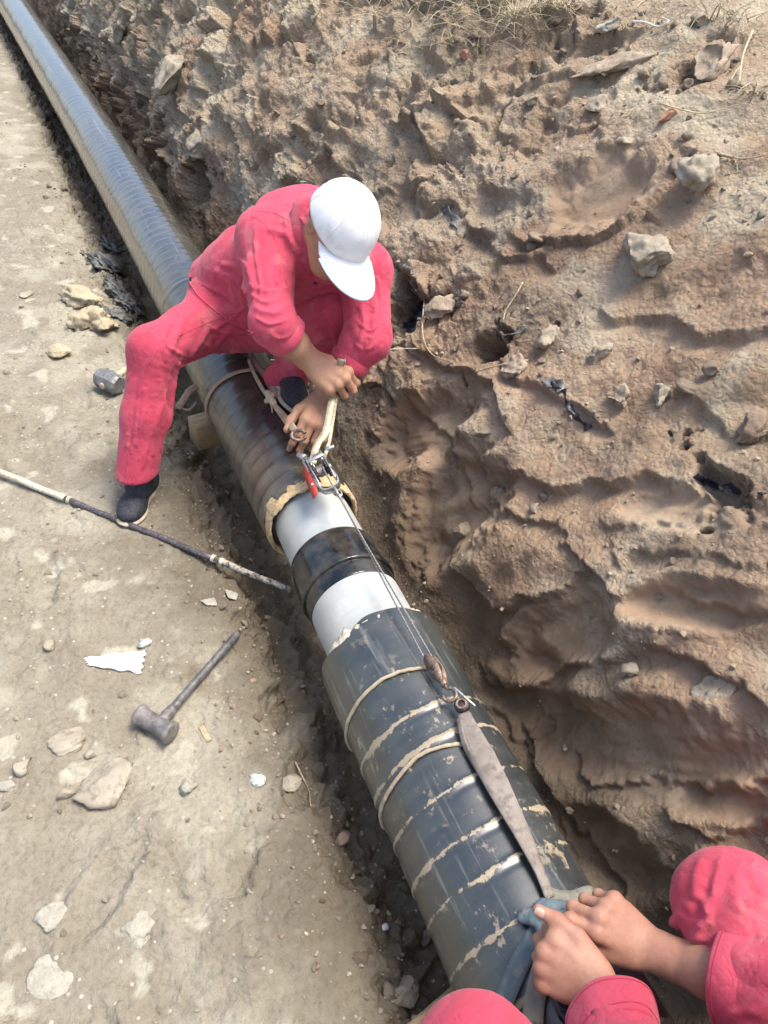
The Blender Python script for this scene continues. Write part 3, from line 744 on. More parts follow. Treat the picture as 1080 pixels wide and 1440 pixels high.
M_JF = jacket_mat('wrapped_jacket', False); M_JN = jacket_mat('muddy_jacket', True)
def gloss(name, c, r, extra=None):
    m, nt, b = new_mat(name); g = NT(nt); v = g.coord(); n = g.noise(v, 14, 5, .6)
    cc = g.mix(g.ramp(n, [(.45, 0), (.75, 1)]), c, extra or tuple(x * 1.5 for x in c))
    put(nt, b, cc, g.math('ADD', r, g.math('MULTIPLY', n, .12)), g.bump(g.noise(v, 60, 4), .0004)); return m
M_BLACKPE = gloss('glossy_black_sleeve', (.006, .009, .011), .07, (.075, .068, .052))
def bare_mat():
    m, nt, b = new_mat('primed_steel'); g = NT(nt); v = g.coord()
    n1 = g.noise(v, 9, 6, .6, .4); n2 = g.noise(v, 40, 5, .6); sc = g.noise(g.mapv(v, (5, 60, 5)), 1, 4, .6)
    c = g.mix(g.ramp(n1, [(.35, 0), (.7, 1)]), (.33, .365, .36), (.49, .51, .49))
    c = g.mix(g.math('MULTIPLY', g.ramp(sc, [(.5, 0), (.75, 1)]), .35), c, (.36, .36, .33))
    st = g.math('MULTIPLY', g.ramp(g.noise(v, 22, 5, .7, .5), [(.58, 0), (.70, 1)]), .75); c = g.mix(st, c, (.58, .42, .24))
    c = g.mix(g.math('MULTIPLY', g.math('ADD', g.attr('dust'), g.ramp(g.noise(v, 4, 6, .7, .4), [(.45, 0), (.75, 1)])), .4, clamp=True), c, (.42, .37, .29))
    put(nt, b, c, .42, g.bump(n2, .0006)); b.inputs['Specular IOR Level'].default_value = .5; return m
M_BARE = bare_mat()
def dust_of(Vs, y0=None):                       # dust lies on the flank that faces the trodden ground
    ax_ = np.array([axis(y) for y in np.clip(Vs[:, 1], -9, 30)]) if len(Vs) < 0 else None
    axx = np.where(Vs[:, 1] < 0, Vs[:, 1] * PD_N[0] / PD_N[1], bow(Vs[:, 1]))
    d = (Vs[:, 0] - axx) / .15
    return 1 - sstep(-.85, -.25, d)
def helix_phase(y, th, pitch, y_off=0): return ((y - y_off) / pitch + th / (2 * PI)) % 1.0

# far pipe
fp = empty('insulated_pipe', axis(.3) - A(0, 0, .14), label='long far insulated pipe wrapped in narrow spiral tape, worker squatting over it', category='pipe', group='insulated pipes being joined')
ys = np.concatenate([np.arange(.055, 3.4, .0075), np.arange(3.4, 10.2, .022)])
def RF(y, th):
    p = .062 if y < 3.4 else .062
    ph = helix_phase(y, th, p, .01)
    r = .1387 + (.0020 if y > 1.3 else .0014) * ph + .0006 * np.sin(th * 3 + y * 9)
    if y < .07: r = r + .003 * np.sin(th * 9) - .004
    if abs(y - 1.37) < .03: r = r + .004 * np.exp(-((y - 1.37) / .010) ** 2)
    return r
def TF(y, th):
    return (.010 * np.sin(th * 5 + 1) + .006 * np.sin(th * 13) + .004 * np.sin(th * 29)) * np.clip(1 - (y - .055) / .05, 0, 1)
Vp, Fp = pipe_tube(ys, RF, 144, thf=TF)
th_ = np.tile(np.linspace(0, 2 * PI, 144, endpoint=False), len(ys)); yy_ = np.repeat(ys, 144)
ph = helix_phase(yy_, th_, .062, .01); seam = (np.exp(-((ph) / .10) ** 2) + np.exp(-((ph - 1) / .05) ** 2)) * .85
part('jacket', Vp, Fp, M_JF, fp, attrs=dict(worn=1 - sstep(.7, 1.9, Vp[:, 1]), dust=dust_of(Vp) * .9 + .25 * sstep(1.2, 4, Vp[:, 1]), seam=np.clip(seam, 0, 1)))
# foam end: an irregular broken ring, then the dark gap, then the steel
def ring_body(y0, y1, r_out, r_in, k=120, jag=.012, seed=0, amp=.006, n_r=7):
    th = np.linspace(0, 2 * PI, k, endpoint=False)
    prof = []; m = n_r
    for i in range(m): prof.append((y1, r_out + (r_in - r_out) * 0 - 0.0, 0))
    path = [(y1, r_out, 0), (y0 + .012, r_out, .3), (y0 + .003, r_out - .004, .9), (y0, r_out * .66 + r_in * .34, 1), (y0, r_out * .34 + r_in * .66, 1), (y0 + .004, r_in + .002, .9), (y0 + .014, r_in, .3), (y1, r_in, 0)]
    Vs = []
    for (y, r, jw) in path:
        q = np.stack([np.cos(th) * 3, np.sin(th) * 3, 0 * th + r * 60], 1)
        nz = fbm(q, 1.4, 4, 200 + seed, .65)
        dy = jag * nz * jw; rr_ = r + amp * fbm(q, 2.2, 3, 210 + seed) * (1 if jw else 0)
        d = PD_N if y < 0 else A(0, 1, 0); s = unit(np.cross(d, A(0, 0, 1))); t = np.cross(s, d)
        Vs.append(axis(y) + (np.cos(th) * rr_)[:, None] * s + (np.sin(th) * rr_)[:, None] * t + dy[:, None] * d)
    n = len(path); q = np.arange(k); w_ = (q + 1) % k
    Fq = np.concatenate([np.stack([i * k + q, i * k + w_, (i + 1) * k + w_, (i + 1) * k + q], 1) for i in range(n - 1)])
    return np.concatenate(Vs), Fq
v, f = ring_body(.024, .30, .1365, .1225, jag=.008, seed=1, amp=.003); part('foam_insulation', v, f, M_FOAM, fp)
v, f = pipe_tube([.032, .05, .05, .30], lambda y, th: np.full(len(th), .1192 if y < .06 else .112)); 
v, f = ring_body(.036, .30, .1225, .1100, jag=.002, seed=2, amp=.0005); part('gap_shade', v, f, M_BLACKBAG, fp)  # solid black ring standing in for the shade inside the open gap
v, f = pipe_tube(np.arange(-.20, .31, .02), lambda y, th: np.full(len(th), .1095), 96); part('steel_pipe', v, f, M_BARE, fp, attrs=dict(dust=dust_of(v)))
# near pipe
np_ = empty('insulated_pipe', axis(-1.2) - A(0, 0, .15), label='near insulated pipe with smooth dark jacket crossed by mud-filled seams, strap tied round it', category='pipe', group='insulated pipes being joined')
ysn = np.concatenate([np.arange(-2.2, -1.45, .012), np.arange(-1.45, -.478, .0028)]); ysn = np.concatenate([np.arange(-4.2, -2.2, .03), ysn])
SEAMS = [-.735, -.81, -.91, -1.0, -1.07, -1.16, -1.26, -1.37, -1.48, -1.6]
def RN(y, th):
    # slightly oval, dented; every seam is a shallow lapped step
    r = .1495 + .0012 * np.sin(2 * th + .6) + .0012 * np.sin(y * 14 + 3 * np.cos(th))
    q = np.stack([np.cos(th) * 2, np.sin(th) * 2, 0 * th + y * 7], 1); r = r + .0016 * perlin(q, 1.0, 5)
    for s in SEAMS:
        ys_ = s + .012 * np.sin(th * 1.0 + 2.2) + .004 * perlin(np.stack([np.cos(th) * 3, np.sin(th) * 3, 0 * th + s * 40], 1), 1.0, 9)
        d = y - ys_
        r = r + .0016 * np.exp(-(d / .0055) ** 2) - .0010 * np.exp(-((d + .012) / .006) ** 2)
    if y > -.5: r = r - .002 * np.clip((y + .5) / .02, 0, 1)
    return r
def TN(y, th):
    k = np.clip(1 - (-.478 - y) / .05, 0, 1)
    a = (th % (2 * PI))
    notch = -.016 * np.exp(-((a - 2.35) / .22) ** 2) + .010 * np.exp(-((a - 1.5) / .5) ** 2)
    return (notch + .003 * np.sin(th * 4 + .4) + .0015 * np.sin(th * 11)) * k
Vp, Fp = pipe_tube(ysn, RN, 240, thf=TN)
thn = np.tile(np.linspace(0, 2 * PI, 240, endpoint=False), len(ysn)); yn = np.repeat(ysn, 240)
sm_ = np.zeros(len(Vp))
wn_ = fbm(Vp, 16, 3, 301)
for s in SEAMS:
    ys_ = s + .012 * np.sin(thn + 2.2) + .004 * perlin(np.stack([np.cos(thn) * 3, np.sin(thn) * 3, 0 * thn + s * 40], 1), 1.0, 9)
    w_ = .0075 + .010 * np.clip(wn_, 0, 1) * (1 if s > -.85 else .5)
    sm_ = np.maximum(sm_, np.clip(1 - np.abs(yn - ys_) / (w_ * 1.5), 0, 1))
blot = 0 * sstep(.42, .55, fbm(Vp * np.array([1, .55, 1]), 30, 4, 311, .65) + .12 * dust_of(Vp)) * .8
sm_ = np.maximum(sm_, blot * (fbm(Vp, 4, 2, 315) > .05))
part('jacket', Vp, Fp, M_JN, np_, attrs=dict(worn=0 * sm_, dust=dust_of(Vp) * .8, seam=np.clip(sm_, 0, 1)))
v, f = ring_body(-.475, -.9, .1475, .118, jag=-.004, seed=4)
def ring_near():
    th = np.linspace(0, 2 * PI, 140, endpoint=False); Vs = []
    for (y, r, jw) in [(-.9, .1462, 0), (-.50, .1462, 0), (-.476, .1455, .8), (-.470, .137, 1), (-.472, .127, 1), (-.478, .1185, .7), (-.50, .1175, 0), (-.9, .1175, 0)]:
        q = np.stack([np.cos(th) * 4, np.sin(th) * 4, 0 * th + r * 60], 1); nz = fbm(q, 1.3, 4, 231, .7)
        bulge = .022 * np.exp(-((th - .75) / .35) ** 2) + .008 * np.exp(-((th - 2.5) / .3) ** 2)
        dy = (.012 * nz + bulge - .010) * jw; rr_ = r + .005 * nz * jw
        s = unit(np.cross(PD_N, A(0, 0, 1))); t = np.cross(s, PD_N)
        Vs.append(axis(y) + (np.cos(th) * rr_)[:, None] * s + (np.sin(th) * rr_)[:, None] * t + dy[:, None] * PD_N)
    k = 140; q = np.arange(k); w_ = (q + 1) % k
    return np.concatenate(Vs), np.concatenate([np.stack([i * k + q, i * k + w_, (i + 1) * k + w_, (i + 1) * k + q], 1)[:, ::-1] for i in range(7)])
v, f = ring_near(); part('foam_insulation', v, f, simple('cream_foam', (.62, .54, .38), (.74, .67, .50), 30, .85, .005, c3=(.45, .33, .18)), np_)
v, f = pipe_tube(np.arange(-.92, -.285, .02), lambda y, th: np.full(len(th), .1175), 96); part('steel_pipe', v, f, M_BARE, np_, attrs=dict(dust=dust_of(v)))
# the black joint sleeve between them
js = empty('joint_sleeve', axis(-.22) - A(0, 0, .12), label='glossy black joint sleeve around the two grey pipe ends', category='pipe coupling')
def lathe(prof, k=128):
    Vs = []; th = np.linspace(0, 2 * PI, k, endpoint=False)
    s = unit(np.cross(PD_N, A(0, 0, 1))); t = np.cross(s, PD_N)
    for (y, r) in prof: Vs.append(axis(y) + (np.cos(th) * r)[:, None] * s + (np.sin(th) * r)[:, None] * t)
    n = len(prof); q = np.arange(k); w_ = (q + 1) % k
    return np.concatenate(Vs), np.concatenate([np.stack([i * k + q, i * k + w_, (i + 1) * k + w_, (i + 1) * k + q], 1)[:, ::-1] for i in range(n - 1)])
v, f = lathe([(-.132, .1100), (-.134, .1150), (-.139, .1190), (-.150, .1225), (-.160, .1235), (-.240, .1255), (-.256, .1275), (-.262, .1272), (-.266, .125), (-.266, .1205)]); part('wide_band', v, f, M_BLACKPE, js)
v, f = lathe([(-.262, .1204), (-.310, .1200), (-.3135, .1192), (-.3145, .1178)]); part('narrow_band', v, f, M_BLACKPE, js)

# ------------------------------------------------------------------ hands
def rot(ax, a):
    ax = unit(ax); K = np.array([[0, -ax[2], ax[1]], [ax[2], 0, -ax[0]], [-ax[1], ax[0], 0]])
    return np.eye(3) + math.sin(a) * K + (1 - math.cos(a)) * K @ K
def hand(wrist, fwd, back, side, curls, thumb, sc=1.0, spread=(8, 2, -4, -10), forearm=None, fr=(.027, .040)):
    """groups of prims for one hand. wrist: world point; fwd: towards the knuckles; back: out of the back of the hand;
    side: +1 when the thumb lies towards fwd x back. curls: 4 x (three bends in degrees). thumb: three direction vectors (x thumbwards, y forward, z back)"""
    y = unit(fwd); z = unit(np.asarray(back) - y * (np.asarray(back) @ y)); x = np.cross(y, z) * side
    Rm = np.array([x, y, z])
    W_ = lambda *p: np.asarray(wrist) + (A(*p) * sc) @ Rm
    dirw = lambda v: unit(np.asarray(v, float)) @ Rm
    mcp = [(.027, .086, .002), (.008, .092, .005), (-.0125, .087, .003), (-.031, .078, -.003)]
    base = [(.017, .012, .0), (.006, .010, .002), (-.006, .010, .001), (-.017, .014, -.001)]
    gs = []; palm = []
    for i in range(4):
        palm.append(cone(W_(*base[i]), W_(*mcp[i]), .0155 * sc, .0125 * sc, .012, fl=(Rm[2], 1.05)))
    palm.append(cone(W_(.020, .016, -.008), W_(.036, .050, -.012), .016 * sc, .013 * sc, .012))
    palm.append(cone(W_(-.020, .02, -.008), W_(-.029, .055, -.010), .015 * sc, .013 * sc, .010))
    palm.append(ell(W_(0, .055, -.006), A(.033, .036, .013) * sc, .010, Rm))
    if forearm is not None:
        fd = unit(np.asarray(forearm) - np.asarray(wrist)); L = np.linalg.norm(np.asarray(forearm) - np.asarray(wrist))
        a = np.asarray(wrist); 
        palm.append(cone(W_(0, .012, 0), a + fd * .03, .024 * sc, .0255 * sc, .014, fl=(Rm[2], 1.22)))
        palm.append(cone(a + fd * .02, a + fd * min(.10, L * .5), .0255 * sc, .034 * sc, .02, fl=(Rm[2], 1.12)))
        palm.append(cone(a + fd * min(.10, L * .5), a + fd * L, .034 * sc, fr[1] * sc, .02))
        palm.append(ell(W_(-.021, -.008, .012), A(.009, .010, .008) * sc, .012, Rm))
    palm[0]['ko'] = .012; gs.append(palm)
    Ls = [(.042, .026, .021), (.046, .029, .022), (.042, .027, .022), (.034, .021, .019)]
    Rs = [(.0104, .0093, .0083, .0070), (.0106, .0094, .0084, .0071), (.0101, .0090, .0080, .0068), (.0090, .0080, .0072, .0061)]
    tips = []
    for i in range(4):
        p = A(*mcp[i]); ang = 0; sp = math.radians(spread[i]); pr = []; 
        for j in range(3):
            ang += math.radians(curls[i][j])
            d = A(math.sin(sp) * math.cos(ang), math.cos(sp) * math.cos(ang), -math.sin(ang))
            q = p + d * Ls[i][j]
            pr.append(cone(W_(*p), W_(*q), Rs[i][j] * sc, Rs[i][j + 1] * sc, .004))
            if j < 2: pr.append(ell(W_(*(q + A(0, 0, .0006))), A(1.06, 1.06, 1.03) * Rs[i][j + 1] * 1.03 * sc, .004, Rm))
            p = q
        pr.append(ell(W_(*mcp[i]), A(.0128, .0128, .0118) * sc, .010, Rm))
        tips.append((W_(*p), dirw(d)))
        pr[0]['ko'] = .0045; gs.append(pr)
    p = A(.024, .026, -.010); Lt = (.040, .034, .027); Rt = (.0145, .0118, .0112, .0088); pr = []
    for j in range(3):
        q = p + unit(thumb[j]) * Lt[j]
        pr.append(cone(W_(*p), W_(*q), Rt[j] * sc, Rt[j + 1] * sc, .008)); p = q
    tips.append((W_(*p), dirw(thumb[2]))); pr[0]['ko'] = .012; gs.append(pr)
    return gs, tips, Rm
def nail(tip, d, nrm, r, L, name='fingernail', parent=None):
    """a small curved nail plate over the finger end; nrm points out of the nail"""
    d = unit(d); n = unit(nrm - d * (nrm @ d)); s = np.cross(d, n); V = []; nu, nv = 9, 8
    for i in range(nu):
        for j in range(nv):
            u = i / (nu - 1) * 2 - 1; v = j / (nv - 1)
            wv = math.sqrt(max(0, 1 - max(0, (v - .55) / .45) ** 2 * .75)) * (1 - .25 * (1 - v) ** 3)
            a = u * .95 * wv
            V.append(np.asarray(tip) + d * (v - .62) * L + s * math.sin(a) * r * 1.02 + n * (math.cos(a) * r * 1.035 + .0004 - .0022 * max(0, v - .6)))
    a = np.arange(nu - 1)[:, None] * nv + np.arange(nv - 1)[None]
    Fq = np.stack([a, a + nv, a + nv + 1, a + 1], -1).reshape(-1, 4)
    return np.array(V), Fq
def cuff_ring(c, d, r, L, th=.005, up=(0, 0, 1), flare=.0, wav=.0, k=56, fl=1.0, seed=0):
    """a rolled cuff: a short band of cloth with real thickness, open at its end"""
    s, t, d = frame_of(d, up); V = []; a = np.arange(k) * 2 * PI / k
    prof = [(0, -.002), (0, th * .7), (.004, th), (L * .5, th * 1.1), (L - .004, th), (L, th * .4), (L, -.001), (L * .6, -.003), (0, -.004)]
    for (y, o) in prof:
        w = 1 + wav * (np.sin(a * 3 + seed) + .6 * np.sin(a * 5 + seed * 2 + y * 30)) 
        rr = (r + o + flare * y / L) * w
        V.append(np.asarray(c) + (d * y)[None] + (np.cos(a) * rr)[:, None] * s + (np.sin(a) * rr / fl)[:, None] * t)
    n = len(prof); q = np.arange(k); w_ = (q + 1) % k
    return np.concatenate(V), np.concatenate([np.stack([i * k + q, i * k + w_, (i + 1) * k + w_, (i + 1) * k + q], 1) for i in range(n - 1)])
def cloth_relief(V, Fq, amp, f, stretch, seed):
    """soft creases: ridged noise drawn out along 'stretch'"""
    N = normals(V, Fq); d = unit(stretch); q = V - (V @ d)[:, None] * d[None] * .72
    q = q + np.stack([perlin(V, 7, seed + i) for i in (1, 2, 3)], 1) * .03
    n = 1.0 - 2.4 * np.abs(perlin(q, f, seed)) if False else 1.9 * np.abs(perlin(q, f, seed)) + .9 * np.abs(perlin(q, f * 2.2, seed + 4)); n2 = perlin(q, f * 2.3, seed + 9)
    m = sstep(-.35, .4, perlin(V, 5, seed + 20))
    return V + N * ((n - .35) * amp * (.35 + .65 * m) + n2 * amp * .25)[:, None]
P = lambda x, y, d: atd(x, y, d)

# ------------------------------------------------------------------ the worker squatting over the far pipe
w1 = empty('person', (.05, .60, .05), label='man in red work clothes and white cap squatting over the pipe, working a cable puller', category='person')
j = dict(pelvis=P(338, 425, 2.52), waist=P(352, 385, 2.42), belly=P(385, 385, 2.34), chest=P(432, 350, 2.24), neck=P(455, 322, 2.10), head=P(478, 322, 2.00),
         rsho=P(372, 335, 2.16), relb=P(384, 456, 2.05), rwri=P(438, 509, 2.165),
         lsho=P(512, 378, 2.19), lelb=P(516, 478, 2.17), lwri=P(458, 556, 2.24),
         rhip=P(322, 436, 2.50), rknee=P(216, 492, 2.28), rank=P(191, 672, 2.38),
         lhip=P(388, 440, 2.48), lknee=P(478, 440, 2.26), lank=P(398, 535, 2.48))
RAX = A(-.10, -.25, -1)                         # roughly down
# right hand: a fist round the lever; left hand: fingers down at the hook
lev_top = P(479, 505, 2.12); lev_bot = P(452, 638, 2.13)
levd = unit(lev_top - lev_bot)
camd = unit(CAM - P(478, 530, 2.12))
gR, tipsR, RmR = hand(j['rwri'], P(474, 532, 2.145) - j['rwri'], camd * .75 + A(-.1, -.1, .75), -1,
    [(62, 88, 50), (66, 88, 52), (70, 86, 50), (74, 82, 48)], [(.75, .62, -.25), (.25, .85, -.45), (-.25, .9, -.35)], 1.20, forearm=j['relb'] + (j['rwri'] - j['relb']) * .05, fr=(.026, .043), spread=(3, 0, -3, -6))
gL, tipsL, RmL = hand(j['lwri'], P(435, 618, 2.17) - j['lwri'], camd * .8 + A(.1, -.1, .2), 1,
    [(22, 28, 18), (30, 32, 20), (38, 36, 22), (44, 40, 24)], [(.60, .78, -.25), (.22, .95, -.15), (.05, .99, -.10)], 1.18, forearm=j['lelb'] + (j['lwri'] - j['lelb']) * .1, fr=(.026, .038), spread=(6, 1, -3, -8))
VR, FR = solid(gR, .0024); VR = relax(VR, FR, 2)
VL, FL = solid(gL, .0024); VL = relax(VL, FL, 2)
hf = unit(.86 * -M[:, 1] + .26 * M[:, 0] + .10 * M[:, 2])      # where the face points
hu = unit(M[:, 2] * .75 + M[:, 0] * .60 - M[:, 1] * .0); hu = unit(hu - hf * (hu @ hf)); hs = np.cross(hu, hf)   # up; hs: towards his left
HA = np.array([hs, hf, hu]); H = lambda x, y, z: j['head'] + A(x, y, z) @ HA
hg = [[ell(H(0, -.012, .022), (.076, .096, .084), .02, HA), ell(H(0, .030, -.030), (.062, .062, .070), .03, HA),
       ell(H(0, .058, -.092), (.036, .034, .028), .04, HA), cone(H(.05, .0, -.045), H(.03, .055, -.090), .020, .017, .03), cone(H(-.05, .0, -.045), H(-.03, .055, -.090), .020, .017, .03),
       ell(H(.038, .066, -.026), (.024, .020, .018), .02, HA), ell(H(-.038, .066, -.026), (.024, .020, .018), .02, HA),
       cone(H(0, .080, .008), H(0, .110, -.032), .008, .013, .012), ell(H(.011, .104, -.034), (.009, .010, .008), .006, HA), ell(H(-.011, .104, -.034), (.009, .010, .008), .006, HA),
       cone(H(-.03, .080, .014), H(.03, .080, .014), .009, .009, .012), ell(H(0, .090, -.062), (.024, .010, .006), .006, HA), ell(H(0, .088, -.072), (.020, .010, .006), .006, HA)],
      [ell(H(.076, -.012, -.010), (.007, .019, .030), .006, HA)], [ell(H(-.077, -.012, -.010), (.007, .019, .030), .006, HA)],
      [cone(H(0, -.025, -.05), j['neck'] + (j['chest'] - j['neck']) * .35, .056, .064, .03)]]
for sx in (1, -1):
    hg.append([dict(cone(H(sx * .089, -.016, -.004), H(sx * .082, -.006, -.018), .009, .006, .004), sub=True)])
    hg.append([dict(ell(H(sx * .031, .096, .000), (.015, .010, .007), .006, HA), sub=True)])
Vh, Fh = solid(hg, .0032)
# the rest of the body, under the clothes
core = [[cone(j['pelvis'], j['belly'], .12, .115, .05), cone(j['belly'], j['chest'], .115, .12, .05), cone(j['chest'], j['neck'], .10, .05, .05),
         cone(j['rsho'], j['lsho'], .05, .05, .05), cone(j['rsho'], j['relb'], .046, .038, .03), cone(j['lsho'], j['lelb'], .046, .038, .03),
         cone(j['rhip'], j['rknee'], .075, .052, .04), cone(j['rknee'], j['rank'], .050, .034, .03), cone(j['lhip'], j['lknee'], .075, .052, .04), cone(j['lknee'], j['lank'], .050, .034, .03)]]
Vc, Fc = solid(core, .013)
v, f = join([(Vc, Fc), (Vh, Fh), (VR, FR), (VL, FL)]); part('body', v, f, M_SKIN, w1)
# eyes
for sx in (1, -1):
    v, f = solid([[ell(H(sx * .031, .0885, .000), (.0125, .0095, .0095), .001, HA)]], .0018); part('eye', v, f, simple('eye_white', (.5, .48, .45), (.55, .53, .5), 30, .25, 0), w1)
v, f = solid([[ell(H(0, -.026, .020), (.081, .090, .083), .02, HA)], [dict(ell(H(0, .115, -.03), (.11, .09, .12), .01, HA), sub=True)], [dict(ell(H(0, .0, -.150), (.12, .14, .06), .01, HA), sub=True)]], .0035); part('hair', v, f, M_HAIR, w1)
# cap: crown of six panels, button, curved brim with a bluish edge
def cap():
    V = []; nu, nv = 96, 26; c0 = H(0, -.006, .030)
    for i in range(nv):
        ph = i / (nv - 1) * PI / 2 * 1.02 - .02
        for k in range(nu):
            a = k / nu * 2 * PI; seam = 1 - .010 * math.exp(-((((a + .0) / (PI / 3)) % 1 - .5) / .035) ** 2 * 1) * math.cos(ph)
            wr = 1 + .010 * math.sin(a * 3 + 1.3) * math.cos(ph) ** 2 + .008 * math.sin(5 * a + 4 * ph)
            rx, ry, rz = .0905, .108, .091
            ce = max(0.0, math.cos(ph)) ** .82
            V.append(c0 + A(math.sin(a) * rx * ce * seam * wr, math.cos(a) * ry * ce * seam * wr, math.sin(ph) * rz * (1 + .01 * math.sin(2 * a)) - .018 * (1 - math.sin(ph))) @ HA)
    # inner lip
    for k in range(nu):
        a = k / nu * 2 * PI; V.append(c0 + A(math.sin(a) * .085, math.cos(a) * .102, -.016) @ HA)
    for k in range(nu):
        a = k / nu * 2 * PI; V.append(c0 + A(math.sin(a) * .07, math.cos(a) * .085, .05) @ HA)
    q = np.arange(nu); w_ = (q + 1) % nu
    Fq = [np.stack([i * nu + q, (i + 1) * nu + q, (i + 1) * nu + w_, i * nu + w_], 1) for i in range(nv - 1)]
    Fq.append(np.stack([q, w_, nv * nu + w_, nv * nu + q], 1)); Fq.append(np.stack([nv * nu + q, nv * nu + w_, (nv + 1) * nu + w_, (nv + 1) * nu + q], 1))
    Vb = []; n1, n2 = 33, 15; topo = []
    for side in (0, 1):
        for i in range(n1):
            a = (i / (n1 - 1) - .5) * 2 * 1.12
            for k in range(n2):
                t = k / (n2 - 1)
                inn = A(math.sin(a) * .0855, math.cos(a) * .099, 0)
                L = .104 * (max(0, math.cos(a * 1.32)) ** .55) 
                out = inn + A(math.sin(a) * .10, 1.0, 0) * L
                p = inn * (1 - t) + out * t
                z = -.014 - .9 * (p[0] ** 2) * 3.4 - t * .010 - side * .0032
                Vb.append(c0 + A(p[0], p[1], z) @ HA)
    N_ = n1 * n2; a = np.arange(n1 - 1)[:, None] * n2 + np.arange(n2 - 1)[None]
    top = np.stack([a, a + n2, a + n2 + 1, a + 1], -1).reshape(-1, 4); bot = top[:, ::-1] + N_
    e = np.arange(n1 - 1) * n2; rim = np.stack([e + n2 - 1, e + 2 * n2 - 1, e + 2 * n2 - 1 + N_, e + n2 - 1 + N_], 1)
    k = np.arange(n2 - 1); s0 = np.stack([k, k + 1, k + 1 + N_, k + N_], 1); s1 = np.stack([(n1 - 1) * n2 + k + 1, (n1 - 1) * n2 + k, (n1 - 1) * n2 + k + N_, (n1 - 1) * n2 + k + 1 + N_], 1)
    return (np.array(V), np.concatenate(Fq)), (np.array(Vb), np.concatenate([top, bot, rim, s0, s1])), c0
(cv, cf), (bv, bf), cc0 = cap()
cap_e = part('cap', cv, cf, M_CAP, w1)
part('cap_brim', bv, bf, M_CAP, cap_e)
v, f = solid([[ell(cc0 + A(0, 0, .0915) @ HA, (.008, .008, .004), .001, HA)]], .0012); part('cap_button', v, f, M_CAP, cap_e)
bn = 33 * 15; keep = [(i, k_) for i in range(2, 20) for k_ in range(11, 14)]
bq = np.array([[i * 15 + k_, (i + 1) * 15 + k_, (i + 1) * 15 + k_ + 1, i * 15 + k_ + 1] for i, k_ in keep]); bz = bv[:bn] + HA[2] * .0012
part('brim_shade', bz, bq, M_CAPSHADE, cap_e)  # shade along the brim's left side, laid on as a bluish strip
# piping round the brim's edge, its bluish shading put into the colour
edge = []
for i in range(29):
    a = (i / 28 - .5) * 2 * 1.08; inn = A(math.sin(a) * .0885, math.cos(a) * .103, 0); L = .104 * (max(0, math.cos(a * 1.32)) ** .55)
    p = inn + A(math.sin(a) * .10, 1.0, 0) * L; edge.append(cc0 + A(p[0], p[1], -.014 - .9 * p[0] ** 2 * 3.4 - .012) @ HA)
def cap_line(fn, r, name):
    v, f = tube([fn(t) for t in np.linspace(0, 1, 22)], r, 6, 0); part(name, v, f, M_CAP, cap_e)
def crown_pt(a, ph): 
    ce = max(0.0, math.cos(ph)) ** .82; wr = 1 + .010 * math.sin(a * 3 + 1.3) * math.cos(ph) ** 2 + .008 * math.sin(5 * a + 4 * ph)
    return cc0 + A(math.sin(a) * .0905 * ce * wr, math.cos(a) * .108 * ce * wr, math.sin(ph) * .091 * (1 + .01 * math.sin(2 * a)) - .018 * (1 - math.sin(ph))) @ HA
for i in range(6): cap_line(lambda t, i=i: crown_pt(i * PI / 3 + PI / 6 * 0, t * 1.5), .0010, 'panel_seam')
for q_ in (.35, .6, .82):
    cap_line(lambda t, q_=q_: (lambda a: cc0 + (A(math.sin(a) * .0885, math.cos(a) * .103, 0) * 1 + A(math.sin(a) * .10, 1.0, 0) * .104 * (max(0, math.cos(a * 1.32)) ** .55) * q_ + A(0, 0, -.0135 - q_ * .010)) @ HA - HA[2] * (.9 * 3.4 * (math.sin(a) * .0885 + math.sin(a) * .10 * .104 * q_) ** 2))((t - .5) * 1.9), .0006, 'brim_stitch')
v, f = tube(edge, .0036, 6, 2); part('brim_edge', v, f, M_CAPSHADE, cap_e)
# jacket
shR = .060
hemd = unit(j['pelvis'] - j['chest']); hemc = P(318, 415, 2.47)
jk = [[cone(j['pelvis'] + A(0, .02, .03) + hemd * .08, j['waist'], .158, .130, .05), cone(j['waist'], j['chest'], .128, .135, .05), cone(j['belly'], j['chest'], .125, .13, .05),
       ell(j['chest'] + A(.0, .06, .02), (.16, .13, .13), .05), cone(j['rsho'], j['lsho'], .072, .070, .05), cone(j['chest'], j['neck'], .11, .070, .05),
       cone(j['rsho'], j['rsho'] * .45 + j['relb'] * .55, .074, .062, .04), cone(j['rsho'] * .5 + j['relb'] * .5, j['relb'], .063, .058, .03), cone(j['relb'], j['relb'] * .80 + j['rwri'] * .20, .058, .052, .03),
       cone(j['lsho'], j['lelb'], .070, .058, .04), cone(j['lelb'], j['lelb'] * .62 + j['lwri'] * .38, .056, .052, .03),
       cone(P(285, 400, 2.50), P(300, 425, 2.50), .030, .03, .03)],
      sub(hemc + hemd * .27, hemc + hemd * .5, .25, .25, .002), sub(j['relb'] * .86 + j['rwri'] * .14, j['relb'] * .4 + j['rwri'] * .6, .046, .048), sub(j['lelb'] * .7 + j['lwri'] * .3, j['lwri'], .045, .048)]
v, f = solid(jk, .0045); v = relax(v, f, 1)
v = cloth_relief(v, f, .0075, 8, (.2, .8, .5), 401); v = cloth_relief(v, f, .0018, 22, (.5, -.3, .8), 405)
